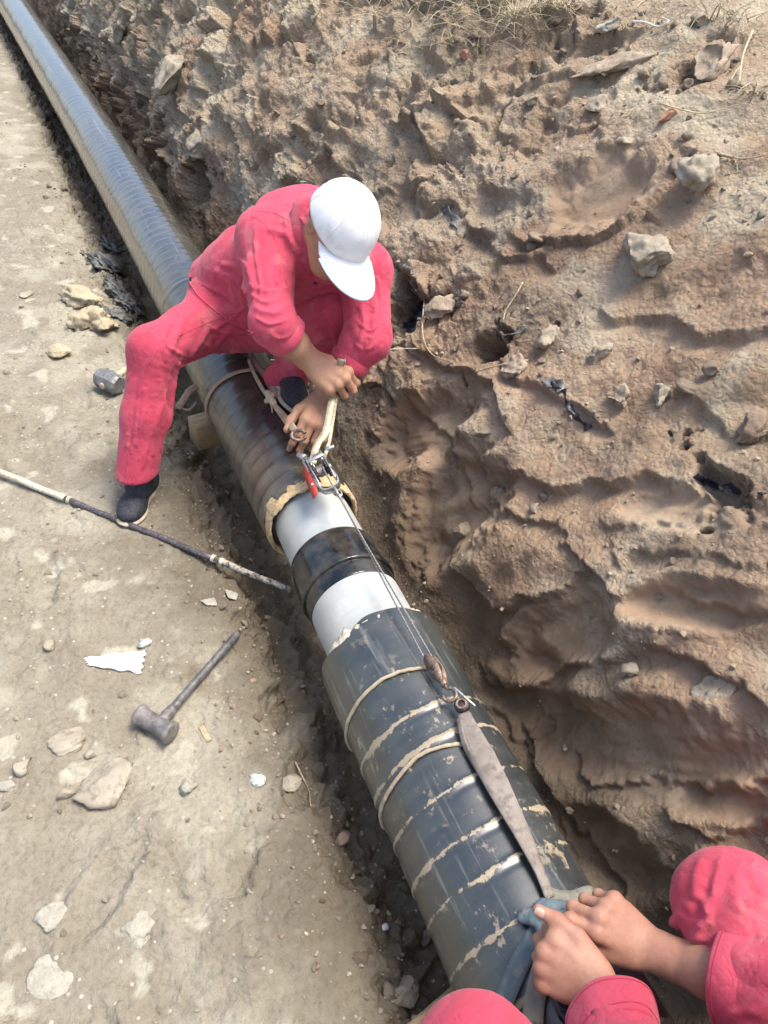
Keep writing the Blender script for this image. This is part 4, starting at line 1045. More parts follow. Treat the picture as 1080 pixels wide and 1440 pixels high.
v = folds(v, f, [([(345, 345), (352, 390), (360, 440)], .010, .006), ([(395, 300), (410, 340), (412, 400)], .012, .007), ([(370, 320), (400, 330), (430, 370)], .011, .006),
    ([(345, 400), (380, 410), (412, 400)], .008, .005), ([(352, 430), (385, 440), (410, 425)], .008, .006), ([(290, 380), (330, 392), (352, 420)], .012, .009), ([(275, 400), (310, 412), (350, 445)], .010, .008),
    ([(300, 368), (340, 380)], .010, .007), ([(430, 390), (470, 400), (500, 395)], .010, .008), ([(425, 415), (460, 412), (500, 405)], .008, .006), ([(520, 400), (528, 440), (515, 490)], .009, .007), ([(505, 420), (512, 460), (498, 500)], .008, .006),
    ([(430, 300), (415, 285), (400, 290)], .010, .006), ([(335, 350), (340, 420), (350, 470)], .007, .003), ([(375, 465), (395, 478), (412, 470)], .006, .004), ([(360, 310), (358, 350), (366, 400), (362, 430)], .006, .006), ([(395, 345), (390, 390), (400, 425)], .006, .006), ([(350, 412), (372, 425), (402, 418)], .005, .006), ([(355, 445), (380, 456), (408, 448)], .005, .005), ([(300, 385), (330, 405), (350, 432)], .006, .006), ([(320, 362), (345, 372), (352, 400)], .006, .005), ([(400, 290), (425, 310), (432, 340)], .006, .006), ([(528, 380), (536, 420), (526, 470)], .006, .005), ([(500, 450), (520, 465), (532, 455)], .005, .005), ([(495, 480), (512, 492), (528, 486)], .005, .005)])
jv, jf = v, f; part('work_jacket', v, f, M_RED, w1)
d = unit(j['rwri'] - j['relb']); v, f = cuff_ring(j['relb'] + d * .022, d, .0535, .040, .006, wav=.025, flare=.003, seed=2); part('cuff', v, f, M_RED, w1)
d = unit(j['lwri'] - j['lelb']); v, f = cuff_ring(j['lelb'] + d * .055, d, .051, .034, .006, wav=.025, flare=.004, seed=5); part('cuff', v, f, M_RED, w1)
# collar: a folded band round the neck, open at the front
def collar():
    nd_ = unit(j['head'] - j['chest']); s, t, _ = frame_of(nd_, (0, 0, 1)); c = j['neck'] - nd_ * .012; V = []; n = 40
    fr = -camd * 0 + hf; fx = unit(fr - nd_ * (fr @ nd_)); sx = np.cross(nd_, fx)
    prof = [(.0, .070), (.022, .066), (.036, .066), (.038, .071), (.030, .080), (.004, .092), (-.012, .097), (-.012, .092), (.020, .076)]
    for i in range(n):
        a = PI * 2 * (i / (n - 1)) * .90 + PI * .10
        for (h, r) in prof:
            dirn = fx * math.cos(a) + sx * math.sin(a)
            open_ = abs(a - PI) / PI
            V.append(c + dirn * (r + .004 * math.sin(a * 4)) + nd_ * (h - .030 * open_ ** 2))
    k = len(prof); q = np.arange(k); w_ = (q + 1) % k
    return np.array(V), np.concatenate([np.stack([i * k + q, i * k + w_, (i + 1) * k + w_, (i + 1) * k + q], 1) for i in range(n - 1)])
v, f = collar(); part('collar', v, f, M_RED, w1)
v, f = cuff_ring(j['neck'] - unit(j['neck'] - j['chest']) * .01, unit(j['head'] - j['neck']), .060, .03, .004); part('undershirt', v, f, M_NAVYCL, w1)
# trousers
HR = j['rank'] + A(0, 0, .020); HLd = unit(j['lank'] - j['lknee']); HL = j['lank'] + HLd * .01
tr = [[cone(j['rhip'], j['lhip'], .125, .125, .05), ell(j['pelvis'] + A(0, .01, .01), (.155, .155, .15), .05), cone(j['pelvis'], j['belly'], .13, .12, .05),
       cone(j['rhip'], j['rknee'], .098, .067, .05), cone(j['rknee'], j['rknee'] * .5 + j['rank'] * .5, .068, .064, .04), cone(j['rknee'] * .5 + j['rank'] * .5, j['rank'] + A(.0, 0, -.01), .064, .064, .03), ell(j['rknee'] + A(-.014, -.008, .014), (.050, .050, .050), .02),
       cone(j['lhip'], j['lknee'], .098, .074, .05), cone(j['lknee'], j['lank'], .070, .060, .04)],
      sub(HR - A(0, 0, .300), HR - A(0, 0, .5), .30, .30, .002), sub(HL + HLd * .20, HL + HLd * .4, .20, .20, .002), sub(j['lank'] * .92 + j['lknee'] * .08, j['lank'] * 1.25 - j['lknee'] * .25, .044, .050)]
v, f = solid(tr, .0047); v = relax(v, f, 1)
v = cloth_relief(v, f, .0055, 7, (-.2, -.1, -1), 431); v = cloth_relief(v, f, .0018, 20, (.6, .3, -.6), 437)
v = folds(v, f, [([(262, 440), (250, 470), (240, 500)], .011, .007), ([(300, 450), (285, 480), (262, 510)], .012, .007), ([(330, 445), (320, 470), (290, 505)], .011, .006), ([(225, 520), (232, 580), (225, 650)], .010, .007),
    ([(205, 530), (200, 590), (188, 640)], .009, .006), ([(250, 500), (255, 560), (240, 620)], .010, .008), ([(240, 530), (222, 600), (215, 655)], .008, .006), ([(275, 475), (315, 500), (350, 485)], .010, .006), ([(180, 600), (178, 640)], .008, .004), ([(208, 500), (198, 540), (190, 600), (180, 650)], .006, .006), ([(262, 500), (262, 550), (250, 600), (232, 655)], .006, .007), ([(225, 470), (240, 490), (262, 500)], .006, .006), ([(350, 430), (320, 452), (290, 470)], .006, .006), ([(240, 455), (232, 480), (236, 520)], .006, .006), ([(300, 500), (280, 520), (268, 545)], .006, .006), ([(215, 600), (205, 640), (200, 664)], .006, .006), ([(330, 490), (290, 505), (262, 525)], .006, .005), ([(270, 430), (290, 455), (320, 470), (350, 470)], .006, .005),
    ([(450, 430), (470, 470), (480, 500)], .009, .006), ([(400, 500), (430, 490), (470, 470)], .010, .007), ([(420, 460), (450, 440), (490, 420)], .010, .005), ([(385, 510), (410, 520), (430, 515)], .008, .005)])
part('trousers', v, f, M_RED, w1)
for (kn, an, k_) in (('rknee', 'rank', 1), ('lknee', 'lank', 2)):
    pass
# button and seams on the jacket's hem
def surf_seam(obj_v, obj_f, pts, r, name, parent, mat):
    N = normals(obj_v, obj_f); q = proj(obj_v); face = ((CAM - obj_v) * N).sum(1) > 0; L = []
    for (x, y) in smooth_path([A(*p) for p in pts], 5):
        r2 = (q[:, 0] - x) ** 2 + (q[:, 1] - y) ** 2 + np.where(face, 0, 1e5); c = np.argpartition(r2, 5)[:5]
        c = c[np.argmin(q[c, 2] + np.sqrt(r2[c]) * .002)]; L.append(obj_v[c] + N[c] * r * .3)
    v, f = tube(np.array(L), r, 6, 0); part(name, v, f, mat, parent)
for s_ in [[(352, 302), (368, 312), (386, 335), (398, 370), (404, 400)], [(355, 296), (390, 300), (420, 320)], [(414, 345), (436, 366), (446, 380)], [(330, 352), (352, 392), (358, 440)]]: surf_seam(jv, jf, s_, .0009, 'seam', w1, M_RED)
hv = np.concatenate([jv, v]); hfc = np.concatenate([jf, f + len(jv)])
for q_ in (0, 5): surf_seam(hv, hfc, [(263, 384 + q_), (268, 400 + q_), (286, 422 + q_), (312, 444 + q_), (336, 458 + q_), (356, 468 + q_)], .0036 if q_ == 0 else .0016, 'jacket_hem', w1, M_RED)
for s_ in [[(226, 486), (206, 520), (192, 580), (180, 640), (176, 662)], [(240, 478), (290, 455), (330, 440)]]: surf_seam(v, f, s_, .0009, 'trouser_seam', w1, M_RED)
for bx, by in ((268, 392), (444, 398)):
    bp_ = hv[np.argmin((proj(hv)[:, 0] - bx) ** 2 + (proj(hv)[:, 1] - by) ** 2 + 400 * proj(hv)[:, 2])]; bv, bf = cyl(bp_, bp_ + camd * .004, .0065, 14, bevel=.001); part('button', bv, bf, M_NAVYCL, w1)
hc = P(322, 408, 2.47); hd = unit(j['pelvis'] - j['chest'])
v, f = cuff_ring(hc - hd * .02, hd, .128, .045, .006, wav=.035, flare=.012, k=110, fl=.95, seed=3)
M_LACE = simple('shoe_lace', (.07, .075, .085), (.13, .135, .15), 90, .8, .001)
# shoes
def shoe(ank, toe, up=A(0, 0, 1), sc=1.0, parent=None):
    """upper, sole, laces; toe = where the front of the sole rests"""
    f_ = unit((toe - ank) - up * ((toe - ank) @ up)); s_ = np.cross(f_, up); ax = np.array([s_, f_, up])
    base = toe - f_ * .255 * sc * .93                                # heel end on the sole line
    W_ = lambda x, y, z: base + (A(x, y, z) * sc) @ ax
    g = [[ell(W_(0, .045, .045), (.036, .048, .045), .02, ax), cone(W_(0, .04, .05), W_(0, .050, .105), .038, .041, .02), cone(W_(0, .06, .05), W_(.002, .16, .036), .038, .036, .03), ell(W_(.004, .195, .028), (.042, .055, .030), .03, ax), cone(W_(0, .075, .085), W_(0, .15, .058), .024, .020, .02)],
         sub(W_(0, .05, .105), W_(0, .055, .17), .034, .040), sub(W_(0, .1, -.06), W_(0, .16, -.06), .068, .068)]
    v, f = solid(g, .0032); v = relax(v, f, 1); sh = part('shoe', v, f, M_NAVY, parent)
    g = [[ell(W_(0, .055, .010), (.041, .056, .013), .03, ax), cone(W_(0, .06, .010), W_(.003, .18, .010), .034, .040, .02, fl=(up, 3.0)), ell(W_(.004, .195, .010), (.046, .062, .013), .02, ax)]]
    v, f = solid(g, .0032); part('sole', v, f, M_SOLE, sh)
    ps = []
    for i in range(5):
        y = .088 + i * .018; z = .107 - i * .0095
        v, f = tube([W_(-.026, y - .006, z - .018), W_(-.012, y, z), W_(.012, y + .008, z), W_(.026, y + .002, z - .018)], .0028 * sc, 6, 4); ps.append((v, f))
        v, f = tube([W_(.026, y - .006, z - .018), W_(.012, y, z + .001), W_(-.012, y + .008, z + .001), W_(-.026, y + .002, z - .018)], .0028 * sc, 6, 4); ps.append((v, f))
    v, f = join(ps); part('laces', v, f, M_LACE, sh)
    v, f = solid([[cone(W_(0, .070, .128), W_(0, .150, .066), .020, .017, .01, fl=(up, 1.5))], [cone(W_(-.030, .046, .122), W_(.030, .046, .122), .012, .012, .01)]], .0032); part('tongue', v, f, M_NAVYCL, sh)
    return sh
v, f = solid([[cone(j['rank'] + A(0, 0, .03), j['rank'] - A(0, 0, .045), .040, .038, .01)]], .004); part('sock', v, f, M_NAVYCL, w1)
tz = spot(180, 735)[0]
shoe(j['rank'], A(*atz(181, 737, tz[2] + .005)), A(.12, .0, 1) / np.linalg.norm([.12, 0, 1]), .92, w1)
toeL = axis(.36) + .158 * unit(A(.50, 0, 1)) + A(0, 0, -.003)
shoe(j['lank'], toeL, unit(A(.45, 0, 1)), .95, w1)

# ------------------------------------------------------------------ the worker tying the strap, astride the near pipe
w2 = empty('person', axis(-1.75) - A(0, 0, .14), label='man in red tying a strap at the photo bottom, hands and knees in view', category='person')
k = dict(rwri=P(916, 1338, 1.165), relb=P(1085, 1395, 1.06), lwri=P(852, 1398, 1.105), lelb=P(905, 1555, .93),
         rknee=P(1030, 1278, 1.17), lknee=P(668, 1498, 1.07), rhip=A(.20, -1.80, .34), lhip=A(-.05, -1.86, .34), rank=spot(1015, 1345)[0] + A(0, 0, .10), lank=A(-.36, -1.42, .12),
         pelvis=A(.07, -1.86, .36), belly=A(.10, -1.84, .55), chest=A(.12, -1.72, .78), rsho=A(.30, -1.68, .86), lsho=A(-.06, -1.72, .88), neck=A(.11, -1.63, .95), head=A(.09, -1.53, 1.07))
M_STITCH = simple('red_thread', (.30, .022, .045), (.36, .03, .06), 60, .8, 0)
cam2 = unit(CAM - P(800, 1340, 1.15))
RX, RY, RZ = M[:, 0], M[:, 1], M[:, 2]
# image-right hand: pinches the strap end with thumb and bent first finger, the rest curled under
g1, t1, Rm1 = hand(k['rwri'], P(840, 1282, 1.175) - k['rwri'], RZ * .80 + RY * .45 + RX * .2, -1,
    [(28, 72, 40), (50, 78, 42), (60, 80, 44), (66, 80, 44)], [(.40, .90, -.22), (.05, .99, -.10), (-.22, .97, .02)], 1.0, forearm=k['relb'], fr=(.027, .046), spread=(4, 0, -4, -8))
g2, t2, Rm2 = hand(k['lwri'], P(778, 1354, 1.135) - k['lwri'], RZ * .95 - RX * .12 + RY * .2, 1,
    [(72, 84, 42), (74, 84, 44), (76, 82, 44), (78, 80, 44)], [(.50, .84, .02), (.18, .97, .06), (.02, .99, .10)], 1.04, forearm=k['lelb'], fr=(.027, .044), spread=(3, 0, -3, -6))
V1, F1 = solid(g1, .0019); V1 = relax(V1, F1, 2); V2, F2 = solid(g2, .0019); V2 = relax(V2, F2, 2)
core = [[cone(k['pelvis'], k['belly'], .125, .12, .05), cone(k['belly'], k['chest'], .12, .13, .05), cone(k['chest'], k['neck'], .10, .055, .05), cone(k['rsho'], k['lsho'], .05, .05, .05),
         cone(k['rsho'], k['relb'], .048, .040, .03), cone(k['lsho'], k['lelb'], .048, .040, .03), cone(k['rhip'], k['rknee'], .080, .056, .04), cone(k['rknee'], k['rank'], .054, .036, .03),
         cone(k['lhip'], k['lknee'], .080, .056, .04), cone(k['lknee'], k['lank'], .054, .036, .03)]]
h2f = unit(A(-.15, .75, -.55)); h2u = unit(A(0, .55, .8)); h2u = unit(h2u - h2f * (h2u @ h2f)); HB = np.array([np.cross(h2f, h2u), h2f, h2u]); G = lambda x, y, z: k['head'] + A(x, y, z) @ HB
hb = [[ell(G(0, -.012, .022), (.076, .096, .084), .02, HB), ell(G(0, .030, -.030), (.062, .062, .070), .03, HB), ell(G(0, .058, -.092), (.036, .034, .028), .04, HB), cone(G(0, .090, .012), G(0, .112, -.030), .008, .013, .012),
       ell(G(0, .090, -.062), (.024, .010, .006), .006, HB), cone(G(-.03, .086, .020), G(.03, .086, .020), .009, .009, .014)], [ell(G(.077, -.012, -.010), (.007, .019, .030), .006, HB)], [ell(G(-.077, -.012, -.010), (.007, .019, .030), .006, HB)],
      [cone(G(0, -.025, -.05), k['neck'], .056, .064, .03)]]
for sx in (1, -1): hb.append([dict(ell(G(sx * .031, .096, .000), (.015, .010, .007), .006, HB), sub=True)])
Vc, Fc = solid(core, .016); Vh, Fh = solid(hb, .005)
v, f = join([(Vc, Fc), (Vh, Fh), (V1, F1), (V2, F2)]); part('body', v, f, M_SKIN2, w2)
v, f = solid([[ell(G(0, -.022, .026), (.083, .098, .088), .02, HB)], [dict(ell(G(0, .10, -.035), (.11, .09, .11), .01, HB), sub=True)], [dict(ell(G(0, .0, -.14), (.12, .14, .07), .01, HB), sub=True)]], .005); part('hair', v, f, M_HAIR, w2)
for sx in (1, -1):
    v, f = solid([[ell(G(sx * .031, .0885, .000), (.0125, .0095, .0095), .001, HB)]], .0018); part('eye', v, f, M_WHITE, w2)
tp, td = t1[4]; v, f = nail(tp, td, unit(RZ * .8 + RY * .5 + td * 0), .0088, .0135); part('fingernail', v, f, M_NAIL, w2)
tp, td = t2[4]; v, f = nail(tp, td, unit(RZ * .9 + RX * .1 - RY * .1), .0092, .0150); part('fingernail', v, f, M_NAIL, w2)
tp, td = t1[0]; v, f = nail(tp, td, Rm1[2] - td * (Rm1[2] @ td), .0070, .011); part('fingernail', v, f, M_NAIL, w2)
def cuff_seams(c, d, r, L, offs, name, parent, mat, flare=0, wav=0, seed=0, th=.006):
    s, t, d = frame_of(d); a = np.arange(96) * 2 * PI / 96
    for y in offs:
        w = 1 + wav * (np.sin(a * 3 + seed) + .6 * np.sin(a * 5 + seed * 2 + y * 30)); rr = (r + th * 1.08 + flare * y / L) * w
        Q_ = np.asarray(c) + (d * y)[None] + (np.cos(a) * rr)[:, None] * s + (np.sin(a) * rr)[:, None] * t
        v, f = sweep(Q_, circ(.0007, 5), up=d, closed=True, caps=False); part(name, v, f, mat, parent)
# sleeves and jacket
jk = [[cone(k['pelvis'] + A(0, 0, .02), k['belly'], .14, .135, .05), cone(k['belly'], k['chest'], .135, .14, .05), cone(k['rsho'], k['lsho'], .078, .078, .05), cone(k['chest'], k['neck'], .11, .075, .05),
       cone(k['rsho'], k['relb'], .076, .066, .04), cone(k['relb'], k['relb'] * .86 + k['rwri'] * .14, .064, .060, .03), cone(k['lsho'], k['lelb'], .074, .062, .04), cone(k['lelb'], k['lelb'] * .40 + k['lwri'] * .60, .058, .050, .03)],
      sub(k['relb'] * .92 + k['rwri'] * .08, k['rwri'], .051, .056), sub(k['lelb'] * .46 + k['lwri'] * .54, k['lwri'] * 1.1 - k['lelb'] * .1, .043, .050)]
v, f = solid(jk, .0050); v = relax(v, f, 1); v = cloth_relief(v, f, .006, 9, k['rwri'] - k['relb'], 501); v = cloth_relief(v, f, .0015, 24, RX + RY, 505)
v = folds(v, f, [([(800, 1435), (850, 1418), (900, 1428)], .006, .006), ([(980, 1440), (1030, 1425), (1075, 1420)], .006, .006)])
part('work_jacket', v, f, M_RED2, w2)
d = unit(k['rwri'] - k['relb']); v, f = cuff_ring(k['relb'] + d * .008, d, .0575, .060, .006, wav=.022, flare=.004, k=96, seed=1); part('cuff', v, f, M_RED2, w2)
cuff_seams(k['relb'] + unit(k['rwri'] - k['relb']) * .008, unit(k['rwri'] - k['relb']), .0575, .060, (.006, .010, .052), 'stitching', w2, M_STITCH, .004, .022, 1)
d = unit(k['lwri'] - k['lelb']); cuff_seams(k['lelb'] + d * .088, d, .050, .050, (.008, .042), 'stitching', w2, M_STITCH, .010, .035, 4, .0045)
v, f = cuff_ring(k['lelb'] + d * .088, d, .050, .050, .0045, wav=.035, flare=.010, k=96, seed=4); part('cuff', v, f, M_RED2, w2)
tr = [[cone(k['rhip'], k['lhip'], .13, .13, .05), cone(k['rhip'], k['rknee'], .108, .078, .05), cone(k['rknee'], k['rknee'] * .4 + k['rank'] * .6, .078, .076, .04), cone(k['rknee'] * .4 + k['rank'] * .6, k['rank'] + A(0, 0, .06), .076, .072, .03),
       cone(k['lhip'], k['lknee'], .108, .080, .05), cone(k['lknee'], k['lknee'] * .4 + k['lank'] * .6, .078, .074, .04), cone(k['lknee'] * .4 + k['lank'] * .6, k['lank'] + A(0, 0, .06), .074, .070, .03)],
      sub(k['rank'] + A(0, 0, .05), k['rank'] - A(0, 0, .08), .050, .055), sub(k['lank'] + A(0, 0, .05), k['lank'] - A(0, 0, .08), .050, .055)]
v, f = solid(tr, .0050); v = relax(v, f, 1); v = cloth_relief(v, f, .007, 10, k['rhip'] - k['rknee'], 521); v = cloth_relief(v, f, .0015, 20, RX - RZ, 525)
v = folds(v, f, [([(985, 1200), (975, 1250), (965, 1300)], .009, .007), ([(1000, 1290), (985, 1260), (990, 1225)], .007, .006), ([(1045, 1200), (1040, 1250), (1035, 1290)], .011, .007), ([(1070, 1210), (1068, 1270)], .009, .006), ([(935, 1280), (920, 1330)], .008, .006), ([(960, 1330), (1000, 1310)], .008, .006), ([(690, 1405), (720, 1425)], .009, .004), ([(1015, 1195), (1005, 1240), (990, 1290), (960, 1330)], .006, .007), ([(1060, 1195), (1058, 1240), (1050, 1285)], .006, .006), ([(960, 1270), (945, 1300), (930, 1330)], .006, .006), ([(975, 1330), (985, 1305), (1010, 1295)], .006, .006)])
part('trousers', v, f, M_RED2, w2)
shoe(k['rank'], A(k['rank'][0] + .01, k['rank'][1] + .13, ground_z(k['rank'][0], k['rank'][1] + .1) + .012), A(0, 0, 1), 1.0, w2)
gz = ground_z(k['lank'][0], -1.3); shoe(k['lank'], A(k['lank'][0] - .02, -1.26, gz + .012), A(0, 0, 1), 1.0, w2)

# ------------------------------------------------------------------ cable puller, pulley, straps
def cylpt(px, py, R):
    """where the line of sight at this pixel meets the pipeline's surface of radius R"""
    d = ray(px, py); d = d / np.linalg.norm(d); best = None; prev = None
    for t in np.arange(.7, 5, .002):
        p = CAM + d * t; c = axis(p[1]); r = math.hypot(p[0] - c[0], p[2] - c[2])
        if r < R: return p
        if best is None or r < best[0]: best = (r, p, c)
    r, p, c = best; return c + (p - c) * R / r
def ribbon(Pp, wid, th, ups, n=0):
    """flat band: wid = width per point; ups = normal of the band per point"""
    Pp = np.asarray(Pp, float); wid = np.broadcast_to(wid, (len(Pp),)); ups = [np.asarray(u, float) for u in ups]
    V = []; prof = np.array([(-1, -.5), (-.5, -.62), (0, -.66), (.5, -.62), (1, -.5), (1, .5), (.5, .62), (0, .66), (-.5, .62), (-1, .5)])
    for i in range(len(Pp)):
        d = unit(Pp[min(i + 1, len(Pp) - 1)] - Pp[max(i - 1, 0)]); u = unit(ups[i] - d * (ups[i] @ d)); s = np.cross(d, u)
        V.append(Pp[i] + prof[:, :1] * s * wid[i] / 2 + prof[:, 1:] * u * th)
    V = np.concatenate(V); k = 10; q = np.arange(k); w_ = (q + 1) % k
    Fq = [np.stack([i * k + q, i * k + w_, (i + 1) * k + w_, (i + 1) * k + q], 1) for i in range(len(Pp) - 1)]
    e = []
    for b, r in ((0, 1), ((len(Pp) - 1) * k, 0)):
        for f in ((0, 1, 8, 9), (1, 2, 7, 8), (2, 3, 6, 7), (3, 4, 5, 6)): f = [b + x for x in f]; e.append(f[::-1] if r else f)
    return V, np.vstack(Fq + [np.array(e)])
def plate(c, u, v, n, outline, th):
    """flat plate with outline (x,y) in the plane (u,v), thickness along n (quads around, fan caps)"""
    O = np.asarray(outline, float); k = len(O); c = np.asarray(c)
    V = np.concatenate([c + O[:, :1] * u + O[:, 1:] * v + n * s * th / 2 for s in (-1, 1)] + [(c + O.mean(0)[0] * u + O.mean(0)[1] * v + n * s * th / 2)[None] for s in (-1, 1)])
    q = np.arange(k); w_ = (q + 1) % k; Fq = [np.stack([q, w_, w_ + k, q + k], 1)]; e = []
    for j_ in range(0, k, 2):
        e.append([2 * k, (j_ + 2) % k, (j_ + 1) % k, j_]); e.append([2 * k + 1, k + j_, k + (j_ + 1) % k, k + (j_ + 2) % k])
    return V, np.vstack(Fq + [np.array(e)])
def oval(a, b, k=24, x=0, y=0): t = np.arange(k) * 2 * PI / k; return np.stack([x + a * np.cos(t), y + b * np.sin(t)], 1)
def rrect(a, b, r, k=4):
    out = []
    for cx, cy, a0 in ((a - r, b - r, 0), (-a + r, b - r, 90), (-a + r, -b + r, 180), (a - r, -b + r, 270)):
        for i in range(k): t = math.radians(a0 + 90 * i / (k - 1)); out.append((cx + r * math.cos(t), cy + r * math.sin(t)))
    return out
PC = atz(452, 662, .375)                        # puller's drum
PB = atz(612, 940, .352)                        # pulley block
cd = unit(PB - PC); cu = unit(camd * 1.0 - cd * (camd @ cd)); cs = np.cross(cd, cu)
cu = unit(cu * .9 + A(0, 0, .5) - cd * (A(0, 0, .5) @ cd)); cs = np.cross(cd, cu); cs = -cs if cs @ M[:, 0] < 0 else cs
pl_ = empty('cable_puller', PC - A(0, 0, .03), label='hand lever cable puller with zinc frame and red side plate over the pipe joint', category='cable puller')
U = lambda x, y, z: PC + cs * x + cd * y + cu * z     # x to the right, y along the cable, z out
for sx in (-1, 1):
    o_ = [(-.016, -.062), (-.008, -.070), (.008, -.070), (.018, -.05), (.022, -.01), (.024, .03), (.016, .058), (.006, .066), (-.010, .066), (-.018, .05), (-.020, .0), (-.018, -.04)]
    v, f = plate(U(sx * .0225, 0, 0), cu, cd, cs, o_, .0032); part('side_plate', v, f, M_GALV, pl_)
    v, f = cyl(U(sx * .024, 0, 0), U(sx * .029, 0, 0), .009, 12, bevel=.001); part('axle_nut', v, f, M_GALV, pl_)
    v, f = cyl(U(sx * .024, -.045, .004), U(sx * .028, -.045, .004), .006, 12, bevel=.001); part('bolt', v, f, M_RUSTY, pl_)
    t = np.arange(48) * 2 * PI / 48; r = np.where((np.arange(48) % 4) < 2, .026, .0215)
    v, f = plate(U(sx * .0165, 0, 0), cu, cd, cs, np.stack([r * np.cos(t), r * np.sin(t)], 1), .005); part('ratchet_gear', v, f, M_IRONDK, pl_)
v, f = cyl(U(-.014, 0, 0), U(.014, 0, 0), .0125, 20); part('drum', v, f, M_IRONDK, pl_)
hx = []
for i in range(150): a = i / 150 * 2 * PI * 6; hx.append(U(-.011 + .022 * i / 150, .0150 * math.cos(a), .0150 * math.sin(a)))
v, f = tube(hx, .0022, 6, 0); part('wound_cable', v, f, M_CABLE, pl_)
# bent strap of the frame's lower end, top cross bar
b_ = [U(-.026, .030, .006), U(-.027, .060, .006), U(-.020, .078, .005), U(0, .084, .004), U(.020, .078, .005), U(.027, .060, .006), U(.026, .030, .006)]
v, f = sweep(smooth_path(b_, 6), rect(.0035, .024), up=cu); part('end_bracket', v, f, M_GALV, pl_)
v, f = box(U(0, -.036, .020), .024, .009, .003, np.array([cs, cd, cu])); part('cross_plate', v, f, M_GALV, pl_)
for x in (-.016, .016):
    v, f = tube([U(x, -.028, .020), U(x, -.018, .026), U(x, -.010, .024)], .0026, 8, 4); part('pawl', v, f, M_GALV, pl_)
sp = []
for i in range(90): a = i / 90 * 2 * PI * 9; sp.append(U(-.030 + .0035 * math.cos(a), -.050 + .05 * i / 90, .012 + .0035 * math.sin(a)))
v, f = tube(sp, .0009, 5, 0); part('spring', v, f, M_GALV, pl_)
o_ = [(-.011, -.058), (.005, -.062), (.012, -.050), (.013, .0), (.013, .050), (.006, .060), (-.010, .058), (-.012, .0)]
rd_u = unit(cs * .75 + cu * .55); v, f = plate(U(-.040, .018, .004), rd_u, unit(cd * 1.0 - cs * .10), np.cross(rd_u, cd), o_, .003); part('red_plate', v, f, M_REDP, pl_)
v, f = cyl(U(-.043, .04, .003) , U(-.037, .04, .013), .005, 10, bevel=.001); part('rivet', v, f, M_GALV, pl_)
# lever: forked foot and channel going up into the fist
Lp = [U(-.012, -.02, .018), P(445, 628, 2.08), P(458, 606, 2.10), P(465, 572, 2.145), P(472, 540, 2.178), P(476, 522, 2.15), P(480, 505, 2.125)]
Lp = smooth_path(Lp, 5); v, f = sweep(Lp, rect(.019, .0045), up=camd); part('lever', v, f, M_LEVER, pl_)
off = lambda L, o: [p + o for p in L]
v, f = sweep(np.array(off(Lp[6:], M[:, 0] * .0105 - camd * .006)), rect(.0032, .016), up=camd); part('lever_side', v, f, M_LEVER, pl_)
v, f = sweep(np.array([U(.020, -.02, .014), P(463, 622, 2.09), P(468, 590, 2.125), P(474, 552, 2.172)]), rect(.010, .004), up=camd); part('lever_side', v, f, M_LEVER, pl_)
v, f = cyl(P(457, 632, 2.072), P(470, 628, 2.072), .006, 12, bevel=.001); part('pivot_bolt', v, f, M_GALV, pl_)
# swivel hook at the top end, hook at the lower end
def hook(c, d, up, s, name, mat, parent, r=.0045):
    d = unit(d); u = unit(up - d * (up @ d)); sd = np.cross(d, u); pts = []
    for a, rr in [(0, 0)]: pass
    pts = [c, c + d * .012 * s]
    for t in np.linspace(-90, 170, 12):
        a = math.radians(t); pts.append(c + d * (.030 + .016 * math.sin(a)) * s + sd * (.016 * math.cos(a)) * s * 1.0 - sd * .0 )
    P_ = smooth_path(pts, 4); v, f = sweep(P_, circ(r * s, 10), up=u); return part(name, v, f, mat, parent)
v, f = cyl(U(-.020, -.066, .004), U(-.030, -.085, .004), .010, 14, bevel=.002); part('swivel', v, f, M_GALV, pl_)
v, f = tube([U(-.026, -.078, .004), U(-.034, -.092, .0), U(-.030, -.100, -.002)], .0055, 10, 4); part('swivel_shank', v, f, M_GALV, pl_)
hk = P(420, 612, 2.14)
rg = [hk + (M[:, 0] * math.cos(a) * .020 + M[:, 1] * math.sin(a) * .014 + M[:, 2] * .004 * math.sin(2 * a)) for a in np.linspace(.3, 2 * PI - .25, 20)]
v, f = sweep(np.array(rg), circ(.0052, 10), up=camd); part('hook', v, f, M_RUSTY, pl_)
for i in range(3):
    c = U(-.020 + .004 * i, -.052 + .016 * i, .012); a_ = [c + (cd * math.cos(a) * .012 + (cs if i % 2 else cu) * math.sin(a) * .006) for a in np.linspace(0, 2 * PI, 14, endpoint=False)]
    v, f = sweep(np.array(a_), circ(.0024, 8), up=cu if i % 2 else cs, closed=True, caps=False); part('chain_link', v, f, M_GALV, pl_)
for i in range(2):
    c = U(.004 + .006 * i, .092 + .010 * i, .000); a_ = [c + (cd * math.cos(a) * .013 + (cs if i % 2 else unit(cs + cu)) * math.sin(a) * .007) for a in np.linspace(0, 2 * PI, 14, endpoint=False)]
    v, f = sweep(np.array(a_), circ(.0022, 8), up=cu, closed=True, caps=False); part('end_link', v, f, M_GALV, pl_)
v, f = solid([[ell(U(.008, .110, .0), (.006, .010, .006), .004, np.array([cs, cd, cu]))]], .0015); part('cable_clamp', v, f, M_GALV, pl_)
